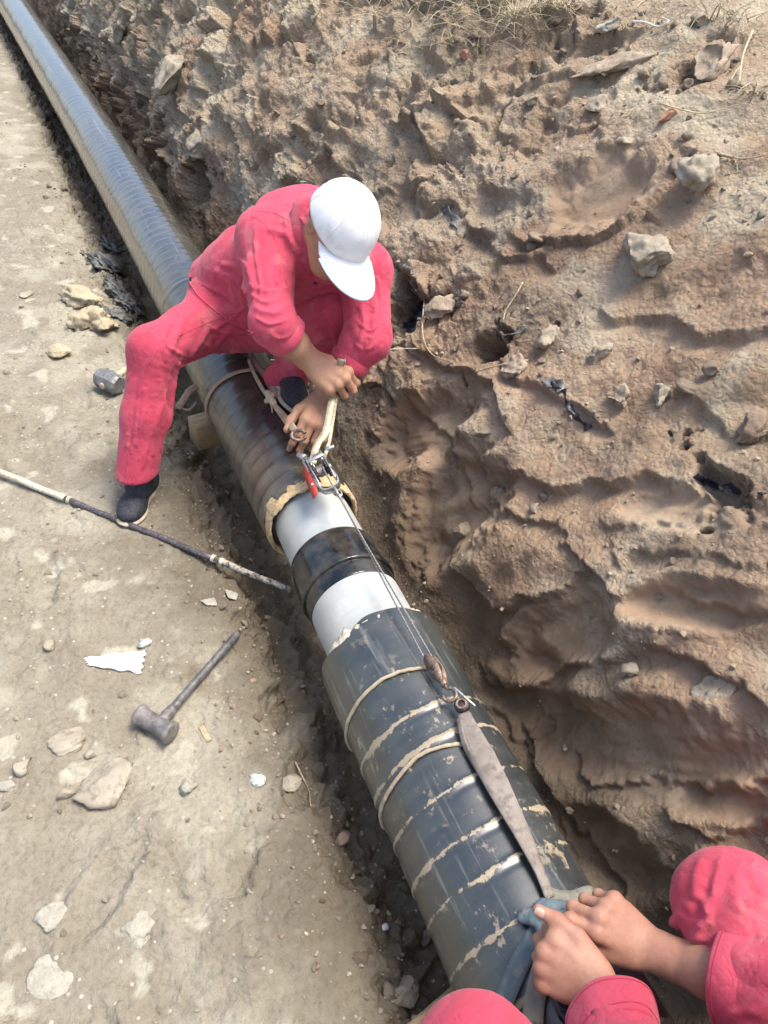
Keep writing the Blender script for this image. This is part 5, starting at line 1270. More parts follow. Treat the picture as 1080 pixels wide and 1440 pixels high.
# wire rope: two runs
c_e = empty('wire_rope', PC, label='thin twisted steel wire rope in two runs from puller to pulley', category='cable')
def rope(a, b, sag, name, parent, r=.0021, tw=.020):
    n = 160; t = np.linspace(0, 1, n)[:, None]; P_ = a * (1 - t) + b * t - A(0, 0, 1) * sag * 4 * t * (1 - t)
    s, u, _ = frame_of(b - a); ps = []
    for ph_ in (0, PI):
        L = np.linalg.norm(b - a); a_ = (t[:, 0] * L / tw) * 2 * PI + ph_
        Q_ = P_ + .55 * r * (np.cos(a_)[:, None] * s + np.sin(a_)[:, None] * u); ps.append(sweep(Q_, circ(r * .68, 5), up=u))
    v, f = join(ps); part(name, v, f, M_CABLE, parent)
rope(U(.006, .002, .016), PB + cs * .006 - cd * .018, .004, 'strand', c_e); rope(U(.008, .112, .0), PB - cs * .010 - cd * .018, .002, 'strand', c_e)
# pulley block
pb = empty('pulley_block', PB - A(0, 0, .02), label='small rusty pulley block with hook lying on the near pipe', category='pulley')
B_ = lambda x, y, z: PB + cs * x + cd * y + cu * z
tl = unit(cs * .8 + cu * .45); tn = np.cross(tl, cd)
for s_ in (-1, 1):
    v, f = plate(PB + tn * s_ * .008 + tl * 0, tl, cd, tn, oval(.0145, .037, 24), .0028); part('cheek_plate', v, f, M_RUSTY, pb)
    v, f = cyl(PB + tn * s_ * .008, PB + tn * s_ * .0125, .0055, 12, bevel=.001); part('axle_pin', v, f, M_IRONDK, pb)
v, f = cyl(PB - tn * .0055, PB + tn * .0055, .0130, 24); part('sheave', v, f, M_IRONDK, pb)
v, f = cyl(B_(0, .030, 0), B_(0, .046, 0), .0085, 12, bevel=.002); part('swivel', v, f, M_RUSTY, pb)
BK = atz(650, 993, .350)                        # buckle of the strap
sx_ = np.cross(cd, cu)
hp = [B_(0, .044, 0), B_(.001, .052, 0), B_(.011, .062, .002), B_(.010, .078, .003), B_(-.003, .084, .003), B_(-.014, .076, .003), B_(-.015, .064, .003)]
v, f = sweep(smooth_path(hp, 6), circ(.0038, 10), up=cu); part('hook', v, f, M_RUSTY, pb)
v, f = tube([B_(.013, .060, .004), B_(.018, .075, .004), B_(.024, .095, .002), B_(.032, .115, -.004)], .003, 8, 5); part('latch', v, f, M_GALV, pb)
# grey strap: eye, broad flat run that turns on edge, two legs down to the knot
gs_ = empty('webbing_strap', BK - A(0, 0, .02), label='grey-brown webbing strap running from pulley hook down to the knot', category='strap')
v, f = cyl(BK - cu * .004, BK + cu * .010, .0155, 24, bevel=.003); part('eyelet', v, f, M_IRONDK, gs_)
rr_ = [BK + cu * .012 + (cs * math.cos(a) + cd * math.sin(a)) * .0095 for a in np.linspace(0, 2 * PI, 20, endpoint=False)]
v, f = sweep(np.array(rr_), circ(.0028, 8), up=cu, closed=True, caps=False); part('eyelet_ring', v, f, M_RUSTY, gs_)
KN = cylpt(768, 1285, .160)
def on(px, py, h): return cylpt(px, py, .150 + h)
def up_at(p): c = axis(p[1]); return unit(p - c)
ctl = [((652, 1003), .024, .026, .0), ((662, 1030), .038, .026, .1), ((680, 1066), .047, .024, .25), ((700, 1105), .045, .022, .5), ((722, 1148), .037, .020, .8), ((742, 1188), .030, .018, 1.1), ((760, 1228), .020, .014, 1.2), ((773, 1262), .018, .010, 1.0)]
pp = [on(*c[0], c[2]) for c in ctl]; Pp = smooth_path(pp, 6); ti_ = np.linspace(0, len(ctl) - 1, len(Pp))
wd_ = np.interp(ti_, range(len(ctl)), [c[1] for c in ctl]); tw_ = np.interp(ti_, range(len(ctl)), [c[3] for c in ctl])
ups = []
for i, p in enumerate(Pp):
    d_ = unit(Pp[min(i + 1, len(Pp) - 1)] - Pp[max(i - 1, 0)]); u_ = unit(cu - d_ * (cu @ d_)); ups.append(rot(d_, -tw_[i] * .55) @ u_)
v, f = ribbon(Pp, wd_, .0032, ups); part('webbing', v, f, M_STRAPG, gs_)
pp2 = [on(*c, h) for c, h in [((645, 1010), .024), ((655, 1050), .018), ((683, 1100), .012), ((712, 1150), .010), ((742, 1198), .009), ((764, 1240), .008), ((770, 1268), .010)]]
P2 = smooth_path(pp2, 6); v, f = ribbon(P2, np.linspace(.012, .010, len(P2)), .0030, [rot(unit(P2[-1] - P2[0]), 1.0) @ up_at(p) for p in P2]); part('webbing_edge', v, f, M_STRAPG, gs_)
# the blue-grey strap tied round the pipe
ks = empty('tied_strap', KN - A(0, 0, .02), label='blue-grey strap tied in a knot round the near pipe under the hands', category='strap')
def wrap(pix, wid, mat, name, h=.004, ext=None, th=.0028):
    pts = [cylpt(x, y, .1515 + h) for x, y in pix]
    if ext:                                      # carry on round the pipe, out of view
        p = pts[-1]; c = axis(p[1]); a0 = math.atan2(p[2] - c[2], p[0] - c[0]); y0 = p[1]
        for i in range(1, 9): a = a0 + ext[0] * i / 8; y_ = y0 + ext[1] * i / 8; c = axis(y_); pts.append(A(c[0] + math.cos(a) * (.1515 + h), y_, c[2] + math.sin(a) * (.1515 + h)))
    L = smooth_path(pts, 5); L = np.array([axis(p[1]) + unit(A(p[0] - axis(p[1])[0], 0, p[2] - axis(p[1])[2])) * max(.1515 + h, math.hypot(p[0] - axis(p[1])[0], p[2] - axis(p[1])[2]) if False else .1515 + h) for p in L])
    v, f = ribbon(L, np.linspace(wid[0], wid[1], len(L)), th, [up_at(p) for p in L]); v = v + 0; part(name, v, f, mat, ks)
wrap([(766, 1296), (752, 1318), (734, 1350), (718, 1384), (705, 1420), (697, 1450)], (.028, .046), M_STRAPB, 'band', .003, (.9, -.12))
wrap([(772, 1305), (768, 1335), (760, 1370), (752, 1410), (748, 1450)], (.026, .050), M_STRAPO, 'band', .006, (.6, -.1))
wrap([(778, 1300), (786, 1340), (790, 1380), (796, 1420)], (.024, .050), M_BLACKBAG, 'band', .009, (-.4, -.12))
wrap([(770, 1262), (792, 1268), (815, 1268), (836, 1262), (848, 1268)], (.036, .058), M_STRAPO, 'band', .003, (-1.9, -.06))
kg = [[cone(cylpt(736, 1290, .160), cylpt(756, 1294, .168), .010, .012, .004, fl=(up_at(KN), 1.6)), cone(cylpt(742, 1284, .160), cylpt(760, 1290, .170), .008, .010, .004)],
      [cone(cylpt(757, 1278, .166), cylpt(762, 1312, .168), .010, .009, .003)], [cone(cylpt(768, 1276, .170), cylpt(770, 1312, .170), .010, .008, .003)], [cone(cylpt(778, 1278, .168), cylpt(775, 1306, .168), .009, .008, .003)],
      [cone(cylpt(764, 1272, .166), cylpt(800, 1278, .170), .010, .009, .004)], [cone(cylpt(770, 1284, .170), cylpt(806, 1292, .180), .008, .007, .004)], [ell(cylpt(768, 1294, .160), (.020, .022, .014), .004)]]
for g_ in kg: g_[0]['ko'] = .0035
v, f = solid(kg, .0019); v = relax(v, f, 1); v = cloth_relief(v, f, .002, 40, up_at(KN), 601); part('knot', v, f, M_STRAPB, ks)
# tan strap round the far pipe, led to the puller's hook
ts = empty('tan_strap', axis(.62), label='tan webbing strap looped round the far pipe and knotted towards the puller hook', category='strap')
def ring_pts(y, a0, a1, n, R=.1455, dy=0): return [axis(y + dy * i / n) + R * A(math.cos(math.radians(a0 + (a1 - a0) * i / n)), 0, math.sin(math.radians(a0 + (a1 - a0) * i / n))) for i in range(n + 1)]
q = cylpt(352, 516, .1465); yq = q[1]
L = ring_pts(yq + .03, 215, 80, 16, .1455, -.05); v, f = ribbon(smooth_path(L, 3), .016, .003, [up_at(p) for p in smooth_path(L, 3)]); part('webbing', v, f, M_STRAPT, ts)
L = [cylpt(350, 505, .150), cylpt(356, 522, .152), cylpt(368, 545, .156), cylpt(380, 562, .162), cylpt(396, 582, .166), P(412, 602, 2.16), P(419, 610, 2.145)]
L = smooth_path(L, 5); v, f = ribbon(L, np.interp(np.linspace(0, 1, len(L)), [0, .5, .75, 1], [.012, .012, .024, .014]), .0045, [camd] * len(L)); part('webbing', v, f, M_STRAPT, ts)
v, f = solid([[cone(P(376, 553, 2.27), P(384, 566, 2.25), .010, .011, .004), cone(P(383, 555, 2.26), P(375, 564, 2.26), .008, .008, .003)], [cone(P(381, 566, 2.26), P(383, 580, 2.27), .004, .002, .002)]], .0018); part('knot', v, f, M_STRAPT, ts)
L = [cylpt(352, 496, .152), cylpt(362, 516, .156), cylpt(374, 530, .156), cylpt(384, 548, .158), cylpt(398, 562, .158), cylpt(418, 574, .154), cylpt(440, 590, .150)]
L = smooth_path(L, 5); v, f = ribbon(L, np.interp(np.linspace(0, 1, len(L)), [0, .4, .7, 1], [.012, .022, .020, .010]), .004, [camd] * len(L)); part('webbing', v, f, simple('brown_webbing', (.24, .15, .10), (.34, .24, .17), 30, .8, .001), ts)
L = [P(276, 545, 2.60), P(262, 556, 2.58), P(256, 572, 2.58), P(266, 576, 2.58), P(276, 566, 2.60)]; v, f = tube(L, .004, 6, 6); part('loose_end', v, f, M_STRAPT, ts)
L = [P(277, 543, 2.60), P(266, 550, 2.57), P(258, 562, 2.57), P(250, 574, 2.57)]; L = smooth_path(L, 5); v, f = ribbon(L, .022, .003, [camd] * len(L)); part('loose_end', v, f, M_STRAPT, ts)
# two cords round the near pipe
for n_, (pix, yy) in enumerate([([(600, 938), (566, 944), (534, 958), (506, 984), (490, 1012)], 0), ([(652, 1046), (622, 1050), (590, 1062), (566, 1086), (550, 1108)], 0)]):
    pts = [cylpt(x, y, .1535) for x, y in pix]; p = pts[-1]; c = axis(p[1]); a0 = math.atan2(p[2] - c[2], p[0] - c[0])
    for i in range(1, 9): a = a0 + 1.5 * i / 8; c = axis(p[1] - .002 * i); pts.append(c + A(math.cos(a) * .1525, 0, math.sin(a) * .1525))
    L = smooth_path(pts, 8); v, f = sweep(L, circ(.0040, 8), up=A(0, 0, 1)); v = v + (fbm(v, 60, 2, 620 + n_) * .0012)[:, None]
    o = part('muddy_cord', v, f, M_CORD, None); o['label'] = ['muddy beige cord round the near pipe beside the pulley block', 'muddy beige cord round the near pipe beside the broad strap'][n_]; o['category'] = 'cord'; o['group'] = 'cords round the near pipe'

# ------------------------------------------------------------------ tools on the ground
def top(name, label, cat, loc, group=None):
    e = empty(name, loc, label=label, category=cat)
    if group: e['group'] = group
    return e
a, b = spot(3, 668)[0], atz(411, 830, .0); 
a = atz(-60, 640, .030); b = atz(409, 829, .020)
zt = max(ground_z(*(a + (b - a) * t)[:2]) - (a + (b - a) * t)[2] for t in (.3, .45, .6, .75, .9)); a[2] += zt + .010; b[2] += zt + .006
rd = top('rod', 'long thin rod on the ground, pale at its outer end, dark in the middle', 'rod', (a + b) / 2 - A(0, 0, .01))
rp = lambda t: a + (b - a) * t
def rodpart(t0, t1, r0, r1, mat, nm, seed): 
    n = max(6, int(40 * (t1 - t0))); t = np.linspace(t0, t1, n); v, f = sweep(np.array([rp(x) + A(0, 0, .0015 * math.sin(x * 40)) for x in t]), circ(1, 14), scale=np.linspace(r0, r1, n) * (1 + .04 * np.sin(t * 180 + seed))); part(nm, v, f, mat, rd)
t_of = lambda px: min(np.linspace(0, 1, 400), key=lambda t: abs(proj(rp(t))[0][0] - px))
M_RODP = simple('rod_pale_end', (.52, .46, .33), (.66, .60, .46), 30, .6, .001, c3=(.3, .25, .18)); M_RODD = simple('rod_dark_tube', (.055, .048, .055), (.11, .10, .105), 40, .35, .0006, metal=.2, c3=(.22, .19, .16)); M_RODM = simple('rod_mottled_end', (.07, .06, .06), (.42, .37, .29), 45, .7, .0015, c3=(.04, .035, .03), lo=.42, hi=.52)
rodpart(0, t_of(92), .0105, .0105, M_RODP, 'pale_end', 1); rodpart(t_of(92), t_of(302), .0095, .0095, M_RODD, 'dark_tube', 2); rodpart(t_of(302), 1, .0100, .0085, M_RODM, 'mottled_end', 3)
for px in (86, 98, 160, 178, 300, 312): rodpart(t_of(px) - .004, t_of(px) + .004, .0118, .0118, M_RODP if px < 320 and px != 160 else M_RODD, 'collar', px)
# hammer
h0, h1 = spot(196, 1012)[0], spot(244, 1038)[0]; hz = max(h0[2], h1[2]) + .027; h0, h1 = atz(194, 1004, hz), atz(243, 1032, hz)
hm = top('hammer', 'heavy hammer with dark round head and dark steel handle lying on trodden soil', 'hammer', (h0 + h1) / 2 - A(0, 0, .025))
def lathe3(a, b, prof, k=28):
    L = b - a; d = unit(L); s, t, _ = frame_of(d); V = []; th = np.arange(k) * 2 * PI / k
    for (x, r) in prof: V.append(a + L * x + r * (np.cos(th)[:, None] * s + np.sin(th)[:, None] * t))
    V = np.concatenate(V); n = len(prof); q = np.arange(k); w_ = (q + 1) % k
    return V, np.concatenate([np.stack([i * k + q, (i + 1) * k + q, (i + 1) * k + w_, i * k + w_], 1) for i in range(n - 1)])
v, f = lathe3(h0, h1, [(-.0, .0005), (-.0, .018), (.01, .0245), (.05, .0280), (.11, .0275), (.16, .0235), (.3, .0222), (.5, .0222), (.7, .0225), (.84, .0235), (.89, .0275), (.95, .0285), (.99, .0250), (1.0, .018), (1.0, .0005)]); v = v + (fbm(v, 45, 3, 640) * .0012)[:, None]; part('head', v, f, M_STEELDK, hm)
hb_ = (h0 * .42 + h1 * .58); he = atz(334, 891, spot(334, 891)[0][2] + .016)
v, f = lathe3(hb_, he, [(0, .0125), (.12, .0125), (.2, .0110), (.5, .0105), (.9, .0105), (.985, .0112), (1.0, .0095), (1.0, .0004)], 20); v = v + (fbm(v, 60, 2, 641) * .0006)[:, None]; part('handle', v, f, M_SOOTY, hm)
v, f = lathe3(hb_ + (he - hb_) * .02, hb_ + (he - hb_) * .16, [(0, .0145), (.5, .0150), (1, .0128)], 20); part('handle_socket', v, f, M_STEELDK, hm)
# sledge behind the leg
s0 = spot(158, 545)[0]; sh_ = top('sledgehammer', 'grey sledgehammer with faceted head and wooden handle, half behind the red trouser leg', 'sledgehammer', s0)
sd_ = unit(atz(215, 492, .03) - atz(160, 530, .03)); cx_ = np.cross(sd_, A(0, 0, 1)); hc_ = s0 + A(0, 0, .036) + sd_ * .01
hdir = unit(cx_ * .55 - sd_ * .0 + A(0, 0, .0) + sd_ * -.75); hdir = unit(np.cross(A(0, 0, 1), sd_) * 1.0 + sd_ * .1)
v, f = lathe3(hc_ - hdir * .055, hc_ + hdir * .055, [(0, .0005), (0, .030), (.08, .038), (.3, .040), (.5, .041), (.7, .040), (.92, .038), (1, .030), (1, .0005)], 8); v = v + (fbm(v, 30, 2, 77) * .003)[:, None]; part('head', v, f, simple('worn_steel', (.16, .16, .15), (.30, .30, .29), 30, .5, .001, metal=.4, c3=(.1, .09, .08)), sh_, smooth=False)
v, f = lathe3(hc_ - sd_ * .043, hc_ + sd_ * .62 + A(0, 0, -.012), [(0, .0005), (0, .012), (.06, .0135), (.5, .0125), (.95, .0135), (1, .010), (1, .0004)], 16); part('handle', v, f, M_HANDLEWOOD, sh_)
# wooden blocks under the pipes
def block(c, size, yaw, label, seed, tilt=0.0):
    R_ = rot(A(0, 0, 1), yaw) @ rot(A(1, 0, 0), tilt); v, f = box(c, *size, R_.T, bev=.10)
    e = part('wood_block', v, f, M_WOOD, None); e['label'] = label; e['category'] = 'wood block'; e['group'] = 'wooden blocks under the pipes'
cb = atz(272, 592, .06); block(A(cb[0] + .115, cb[1] + .01, .010), (.125, .042, .052), .12, 'yellowish timber block under the far pipe, behind the red trouser leg', 1)
cb = atz(604, 1418, .05); block(A(cb[0] + .10, cb[1] - .02, -.03), (.15, .05, .05), .2, 'yellowish timber block under the near pipe at the photo bottom', 2)

# ------------------------------------------------------------------ stones, clods, litter
import bmesh
def ico(n):
    bm = bmesh.new(); bmesh.ops.create_icosphere(bm, subdivisions=n, radius=1.0)
    V_ = np.array([v.co[:] for v in bm.verts]); F_ = np.array([[v.index for v in f.verts] for f in bm.faces]); bm.free(); return V_, F_
IC = {n: ico(n) for n in (1, 2, 3, 4)}
def rock_shape(n, seed, ang=.5, rough=.12, cuts=7):
    """a broken lump: a sphere planed by random cuts, then roughened"""
    r_ = np.random.RandomState(seed); V_, F_ = IC[n]; V_ = V_.copy()
    for _ in range(cuts):
        d = unit(r_.normal(size=3)); h = r_.uniform(.45, .85); t = V_ @ d; m = t > h; V_[m] -= ((t[m] - h) * ang * 1.0)[:, None] * d * 1.6
    N_ = V_ / np.linalg.norm(V_, axis=1)[:, None]
    V_ = V_ + N_ * (rough * fbm(V_, 1.6, 4 if n > 2 else 2, seed % 50 + 700, .6))[:, None]
    return V_, F_
def rock(px, py, size, yaw, label, cat='stone', name='stone', mat=None, seed=1, n=4, sink=.35, ang=.6, rough=.12, group=None, tilt=(0, 0), smooth=True):
    n = 3 if (n == 4 and max(size) < .032) else n
    c, nn = spot(px, py); V_, F_ = rock_shape(n, seed, ang, rough)
    zax = unit(nn * .8 + A(0, 0, .2)); xax = unit(np.cross(A(0, 1, 0), zax)); R_ = np.array([xax, np.cross(zax, xax), zax])
    Rr = rot(zax, yaw - .43) @ R_.T
    W_ = (V_ * np.array(size)) @ (Rr @ rot(A(1, 0, 0), tilt[0]) @ rot(A(0, 1, 0), tilt[1])).T + c + zax * size[2] * (1 - 2 * sink)
    if n >= 4: W_ = W_ + normals(W_, F_) * ((fbm(W_, 70, 3, seed) * .0022) + (fbm(W_, 26, 2, seed + 3) * .004 * min(1, min(size) / .03)))[:, None]
    o = part(name, W_, F_, mat or M_STONE, None, smooth); o['label'] = label; o['category'] = cat
    if group: o['group'] = group
    return o
rock(152, 1108, (.088, .058, .036), .15, 'largest pale stone with blunt corners, below the flat one, on trodden soil', seed=11, sink=.28, ang=.62, rough=.10)
rock(100, 1042, (.052, .038, .014), .2, 'flat grey-beige stone just above the largest pale stone', seed=12, sink=.35, ang=.5)
rock(34, 1076, (.030, .026, .020), .7, 'small grey angular stone near the left edge, right of a flat white one', seed=13, sink=.3, ang=.8)
rock(13, 1107, (.026, .016, .010), .0, 'flat white stone at the left edge of the photo', mat=M_PLASTER, seed=14, sink=.3)
rock(92, 1118, (.020, .018, .014), .5, 'small round brown stone touching the left side of the largest pale stone', mat=M_CLODG, seed=15, sink=.3)
rock(126, 1063, (.013, .012, .012), .5, 'small chip leaning on the flat grey-beige stone', seed=16, sink=.2)
rock(70, 908, (.020, .016, .016), 1., 'brown clod alone on the trodden soil left of the white sheet', 'clod', 'clod', M_CLODG, 17, sink=.25)
rock(192, 1300, (.038, .030, .012), .3, 'pale plaster lump low in the photo on the trodden soil', 'plaster lump', 'plaster_lump', M_PLASTER, 18, sink=.48)
rock(200, 1322, (.022, .018, .010), .8, 'small pale plaster lump just below the larger one', 'plaster lump', 'plaster_lump', M_PLASTER, 19, sink=.4)
rock(70, 1368, (.050, .040, .010), .1, 'wide flat pale plaster patch at the lower left of the photo', 'plaster lump', 'plaster_lump', M_PLASTER, 20, sink=.58)
rock(76, 1290, (.036, .028, .012), .4, 'pale crumbled plaster lump above the wide flat plaster patch', 'plaster lump', 'plaster_lump', M_PLASTER, 21, sink=.45)
rock(565, 1398, (.040, .034, .030), .4, 'grey lump by the near pipe at the photo bottom', 'clod', 'clod', M_CLODG, 22, sink=.3)
rock(485, 1178, (.022, .020, .018), .4, 'reddish brown clod beside the near pipe', 'clod', 'clod', M_CLOD, 23, sink=.3)
rock(412, 1100, (.032, .022, .012), .6, 'flat grey stone beside a thin twig', seed=24, sink=.35)
rock(545, 1305, (.012, .008, .006), .6, 'tiny white chip on dark soil left of the near pipe', 'chip', 'chip', M_WHITE, 25, n=2, sink=.1)
rock(82, 492, (.055, .046, .020), .2, 'flat yellowish foam disc lying alone on the soil', 'foam scrap', 'foam_scrap', M_FOAMS, 26, sink=.2, ang=.3)
rock(136, 452, (.10, .085, .05), .9, 'largest crumbled yellow foam lump by the far pipe', 'foam scrap', 'foam_scrap', M_FOAMS, 27, sink=.3, rough=.35)
rock(112, 418, (.12, .06, .04), -.3, 'pale yellow foam lump behind the largest one', 'foam scrap', 'foam_scrap', M_FOAMS, 28, sink=.3, rough=.35)
rock(38, 410, (.036, .028, .012), .5, 'small pale flat stone left of the yellow foam', seed=29)
rock(203, 903, (.020, .014, .008), .5, 'grey-green foam crumb above the white sheet', 'foam scrap', 'foam_scrap', M_FOAMG, 30, n=3, sink=.2, rough=.4)
rock(362, 1098, (.022, .018, .006), .2, 'pale green powdery patch on the soil', 'foam scrap', 'foam_scrap', M_FOAMG, 31, n=3, sink=.4, rough=.4)
rock(267, 1104, (.026, .018, .014), .9, 'cracked whitish crust lump right of the largest pale stone', 'crust lump', 'crust_lump', M_PLASTER, 32, sink=.25, rough=.45)
# the bank's stones
BK_ = [((862, 96), (.165, .050, .035), -.05, 'long flat brown slab high on the bank', M_ROCK, .25), ((1008, 92), (.115, .062, .050), .75, 'tilted grey slab high on the bank near the right edge', M_ROCK, .2),
       ((985, 262), (.062, .075, .060), .4, 'big knobbly clay clod jutting from the bank, upper right', M_CLODG, .15), ((905, 365), (.075, .10, .055), .5, 'large pale clay clod below the jutting one', M_CLODG, .25),
       ((655, 82), (.028, .024, .022), .4, 'small red brick lump under the dry grass', M_BRICK, .2), ((938, 166), (.040, .016, .014), .3, 'small brown brick piece below the slabs', M_BRICK, .2),
       ((1008, 975), (.060, .038, .014), .2, 'flat pale clay flake on the bank above the red knee', M_CLODG, .3), ((888, 945), (.030, .024, .020), .5, 'round crumbly clod left of the flat pale flake', M_CLODG, .25),
       ((858, 38), (.050, .026, .022), .2, 'white stone at the bank top under a white string', M_PLASTER, .3), ((880, 205), (.030, .03, .018), .2, 'pale clod in the middle of the upper bank', M_CLODG, .3),
       ((840, 150), (.055, .04, .025), .2, 'grey crumbly clod below the long flat slab', M_CLODG, .3), ((720, 515), (.045, .05, .028), .2, 'brown clay clod right of the dark hole', M_ROCK, .3),
       ((768, 470), (.050, .040, .03), .8, 'pale clay clod above the torn black plastic', M_CLODG, .3), ((845, 500), (.042, .034, .03), .1, 'clay clod in the middle of the bank', M_CLODG, .3),
       ((870, 560), (.046, .036, .03), 1.3, 'clay clod right of the torn black plastic', M_ROCK, .3), ((930, 555), (.050, .036, .03), .3, 'grey clay clod left of the rightmost one', M_CLODG, .3),
       ((1055, 600), (.055, .046, .04), .6, 'pinkish clay clod at the right edge of the bank', M_CLOD, .3), ((620, 430), (.060, .055, .03), .3, 'rounded brown clay lump right of the black plastic bag', M_ROCK, .3),
       ((700, 690), (.040, .03, .022), .3, 'clay clod on the shelf between the two smooth scoops', M_ROCK, .3), ((752, 715), (.022, .018, .016), .3, 'small clay clod on the middle shelf', M_CLODG, .3),
       ((648, 745), (.038, .032, .03), .3, 'clay clod on the lower edge of the middle shelf', M_ROCK, .3), ((800, 20), (.040, .030, .03), .3, 'dark clod beside the white stone', M_CLOD, .3), ((985, 30), (.055, .04, .03), .8, 'pale clod at the bank top right', M_CLODG, .3),
       ((240, 110), (.15, .11, .09), .8, 'large grey lump at the bank foot far down the trench', M_CLODG, .4), ((275, 215), (.10, .08, .06), .8, 'grey-brown lump above the far pipe, half way down the trench', M_CLODG, .4), ((170, 40), (.12, .10, .08), .2, 'lump at the bank foot near the far end of the pipe', M_CLODG, .4)]
for i, (p, sz, yw, lb, mt, sk) in enumerate(BK_):
    rock(*p, sz, yw, lb, 'clod' if 'clod' in lb or 'lump' in lb or 'flake' in lb else 'stone', 'clod' if 'clod' in lb or 'lump' in lb or 'flake' in lb else 'rock', mt, 60 + i, sink=sk, ang=.8, rough=.22)
# white sheet: torn and slightly wavy, with thickness
def torn_sheet(corners, name, label, cat, mat, seed, lift=.006, amp=.004, nu=36, nv=18, thick=.0012):
    C = np.array([spot(*c)[0] for c in corners]); V = []; zs = max(C[:, 2])
    for s_ in (0, 1):
        for i in range(nu):
            for k_ in range(nv):
                u, w = i / (nu - 1), k_ / (nv - 1)
                jag = .05 * math.sin(u * 19 + seed) * (abs(w - .5) * 2) ** 8; jag2 = .03 * math.sin(w * 23 + seed) * (abs(u - .5) * 2) ** 8
                w_, u_ = w + jag, u + jag2
                p = (C[0] * (1 - u_) + C[1] * u_) * (1 - w_) + (C[3] * (1 - u_) + C[2] * u_) * w_
                V.append(p + A(0, 0, lift - s_ * thick))
    V = np.array(V); nz = fbm(V, 14, 3, seed); half = nu * nv; V[:half, 2] += nz[:half] * amp; V[half:, 2] += nz[:half] * amp
    a = np.arange(nu - 1)[:, None] * nv + np.arange(nv - 1)[None]; t = np.stack([a, a + nv, a + nv + 1, a + 1], -1).reshape(-1, 4)
    def edge(idx, r): q = np.stack([idx[:-1], idx[1:], idx[1:] + half, idx[:-1] + half], 1); return q[:, ::-1] if r else q
    e = [edge(np.arange(nv), 1), edge((nu - 1) * nv + np.arange(nv), 0), edge(np.arange(nu) * nv, 0), edge(np.arange(nu) * nv + nv - 1, 1)]
    o = part(name, V, np.vstack([t, t[:, ::-1] + half] + e), mat, None); o['label'] = label; o['category'] = cat; return o
torn_sheet([(120, 925), (205, 912), (200, 948), (126, 938)], 'white_sheet', 'torn white foam sheet lying on the soil above the hammer', 'sheet', M_WHITE, 3)
torn_sheet([(281, 846), (300, 836), (309, 848), (292, 853)], 'paper_scrap', 'white paper scrap on the soil below the rod', 'paper scrap', M_PLASTER, 5, .004, .006, 12, 8)
torn_sheet([(320, 826), (336, 832), (334, 842), (322, 840)], 'paper_scrap', 'grey-white scrap right beside the white paper scrap', 'paper scrap', M_PLASTER, 8, .004, .008, 12, 8)
torn_sheet([(281, 1022), (287, 1020), (296, 1038), (290, 1042)], 'wood_chip', 'pale splinter right of the hammer head', 'wood chip', M_TWIG, 9, .004, .003, 10, 6, .003)
# crumpled plastics
def crumple(pix, rad, name, label, cat, mat, seed, flat=.5, n=4, spikes=.5, lift=0.0):
    out = []
    for i, (x, y, r) in enumerate(pix):
        c, nn = spot(x, y); V_, F_ = IC[n]; q = V_.copy(); f_ = fbm(q, 1.5, 4, seed + i, .7); g_ = ridged(q, 2.2, 3, seed + 9 + i)
        q = q * (1 + spikes * f_ + .35 * spikes * g_)[:, None]; zax = nn; xax = unit(np.cross(A(0, 1, 0), zax)); R_ = np.array([xax, np.cross(zax, xax), zax])
        out.append(((q * A(r, r * 1.25, r * flat)) @ R_ + c + nn * (r * flat * .2 + lift), F_))
    v, f = join(out); o = part(name, v, f, mat, None, True); o['label'] = label; o['category'] = cat
crumple([(563, 432, .075), (556, 455, .06), (575, 412, .05)], 1, 'black_bag', 'crumpled black plastic bag stuffed into a hollow of the bank behind the worker', 'plastic bag', M_BLACKBAG, 811, .5, lift=-.12)
crumple([(170, 402, .06)], 1, 'plastic_rag', 'dark plastic rag at the lower end of the rag heap beside the far pipe', 'plastic rag', M_GREYBAG, 822, .32, spikes=.8)
crumple([(160, 343, .06)], 1, 'plastic_rag', 'dark plastic rag at the upper end of the rag heap', 'plastic rag', M_GREYBAG, 823, .32, spikes=.8)
crumple([(152, 372, .075)], 1, 'plastic_rag', 'torn grey-black plastic rag on soil left of the far pipe', 'plastic rag', M_GREYBAG, 821, .32, spikes=.8)
crumple([(165, 442, .045)], 1, 'plastic_rag', 'smallest grey rag touching the yellow foam lumps', 'plastic rag', M_GREYBAG, 832, .35, spikes=.8)
crumple([(185, 425, .055)], 1, 'plastic_rag', 'smaller grey rag between the yellow foam and the far pipe', 'plastic rag', M_GREYBAG, 831, .35, spikes=.8)
def strip_on(pix, wid, name, label, cat, mat, h=.006, seed=0, parent=None, tw=.5):
    pts = [spot(x, y) for x, y in pix]; P_ = smooth_path([p[0] + p[1] * h for p in pts], 6); n = len(P_)
    u0 = pts[len(pts) // 2][1]; ups = [rot(unit(P_[-1] - P_[0]), tw * math.sin(i * .6 + seed)) @ u0 for i in range(n)]
    v, f = ribbon(P_, wid * (1 + .35 * np.sin(np.arange(n) * 1.3 + seed)), .0022, ups); v = v + u0 * (fbm(v, 35, 2, 840 + seed) * .006)[:, None]
    o = part(name, v, f, mat, parent)
    if parent is None: o['label'] = label; o['category'] = cat
    return o
strip_on([(775, 540), (792, 548), (800, 570), (812, 588), (830, 602)], .022, 'plastic_strip', 'torn black and grey plastic strip stuck in the middle of the bank', 'plastic strip', M_BLACKBAG, .008, 2, tw=1.2)
strip_on([(768, 536), (785, 542), (795, 552)], .035, 'plastic_strip', 'grey plastic scrap at the top end of the black strip', 'plastic strip', M_GREYBAG, .012, 4)
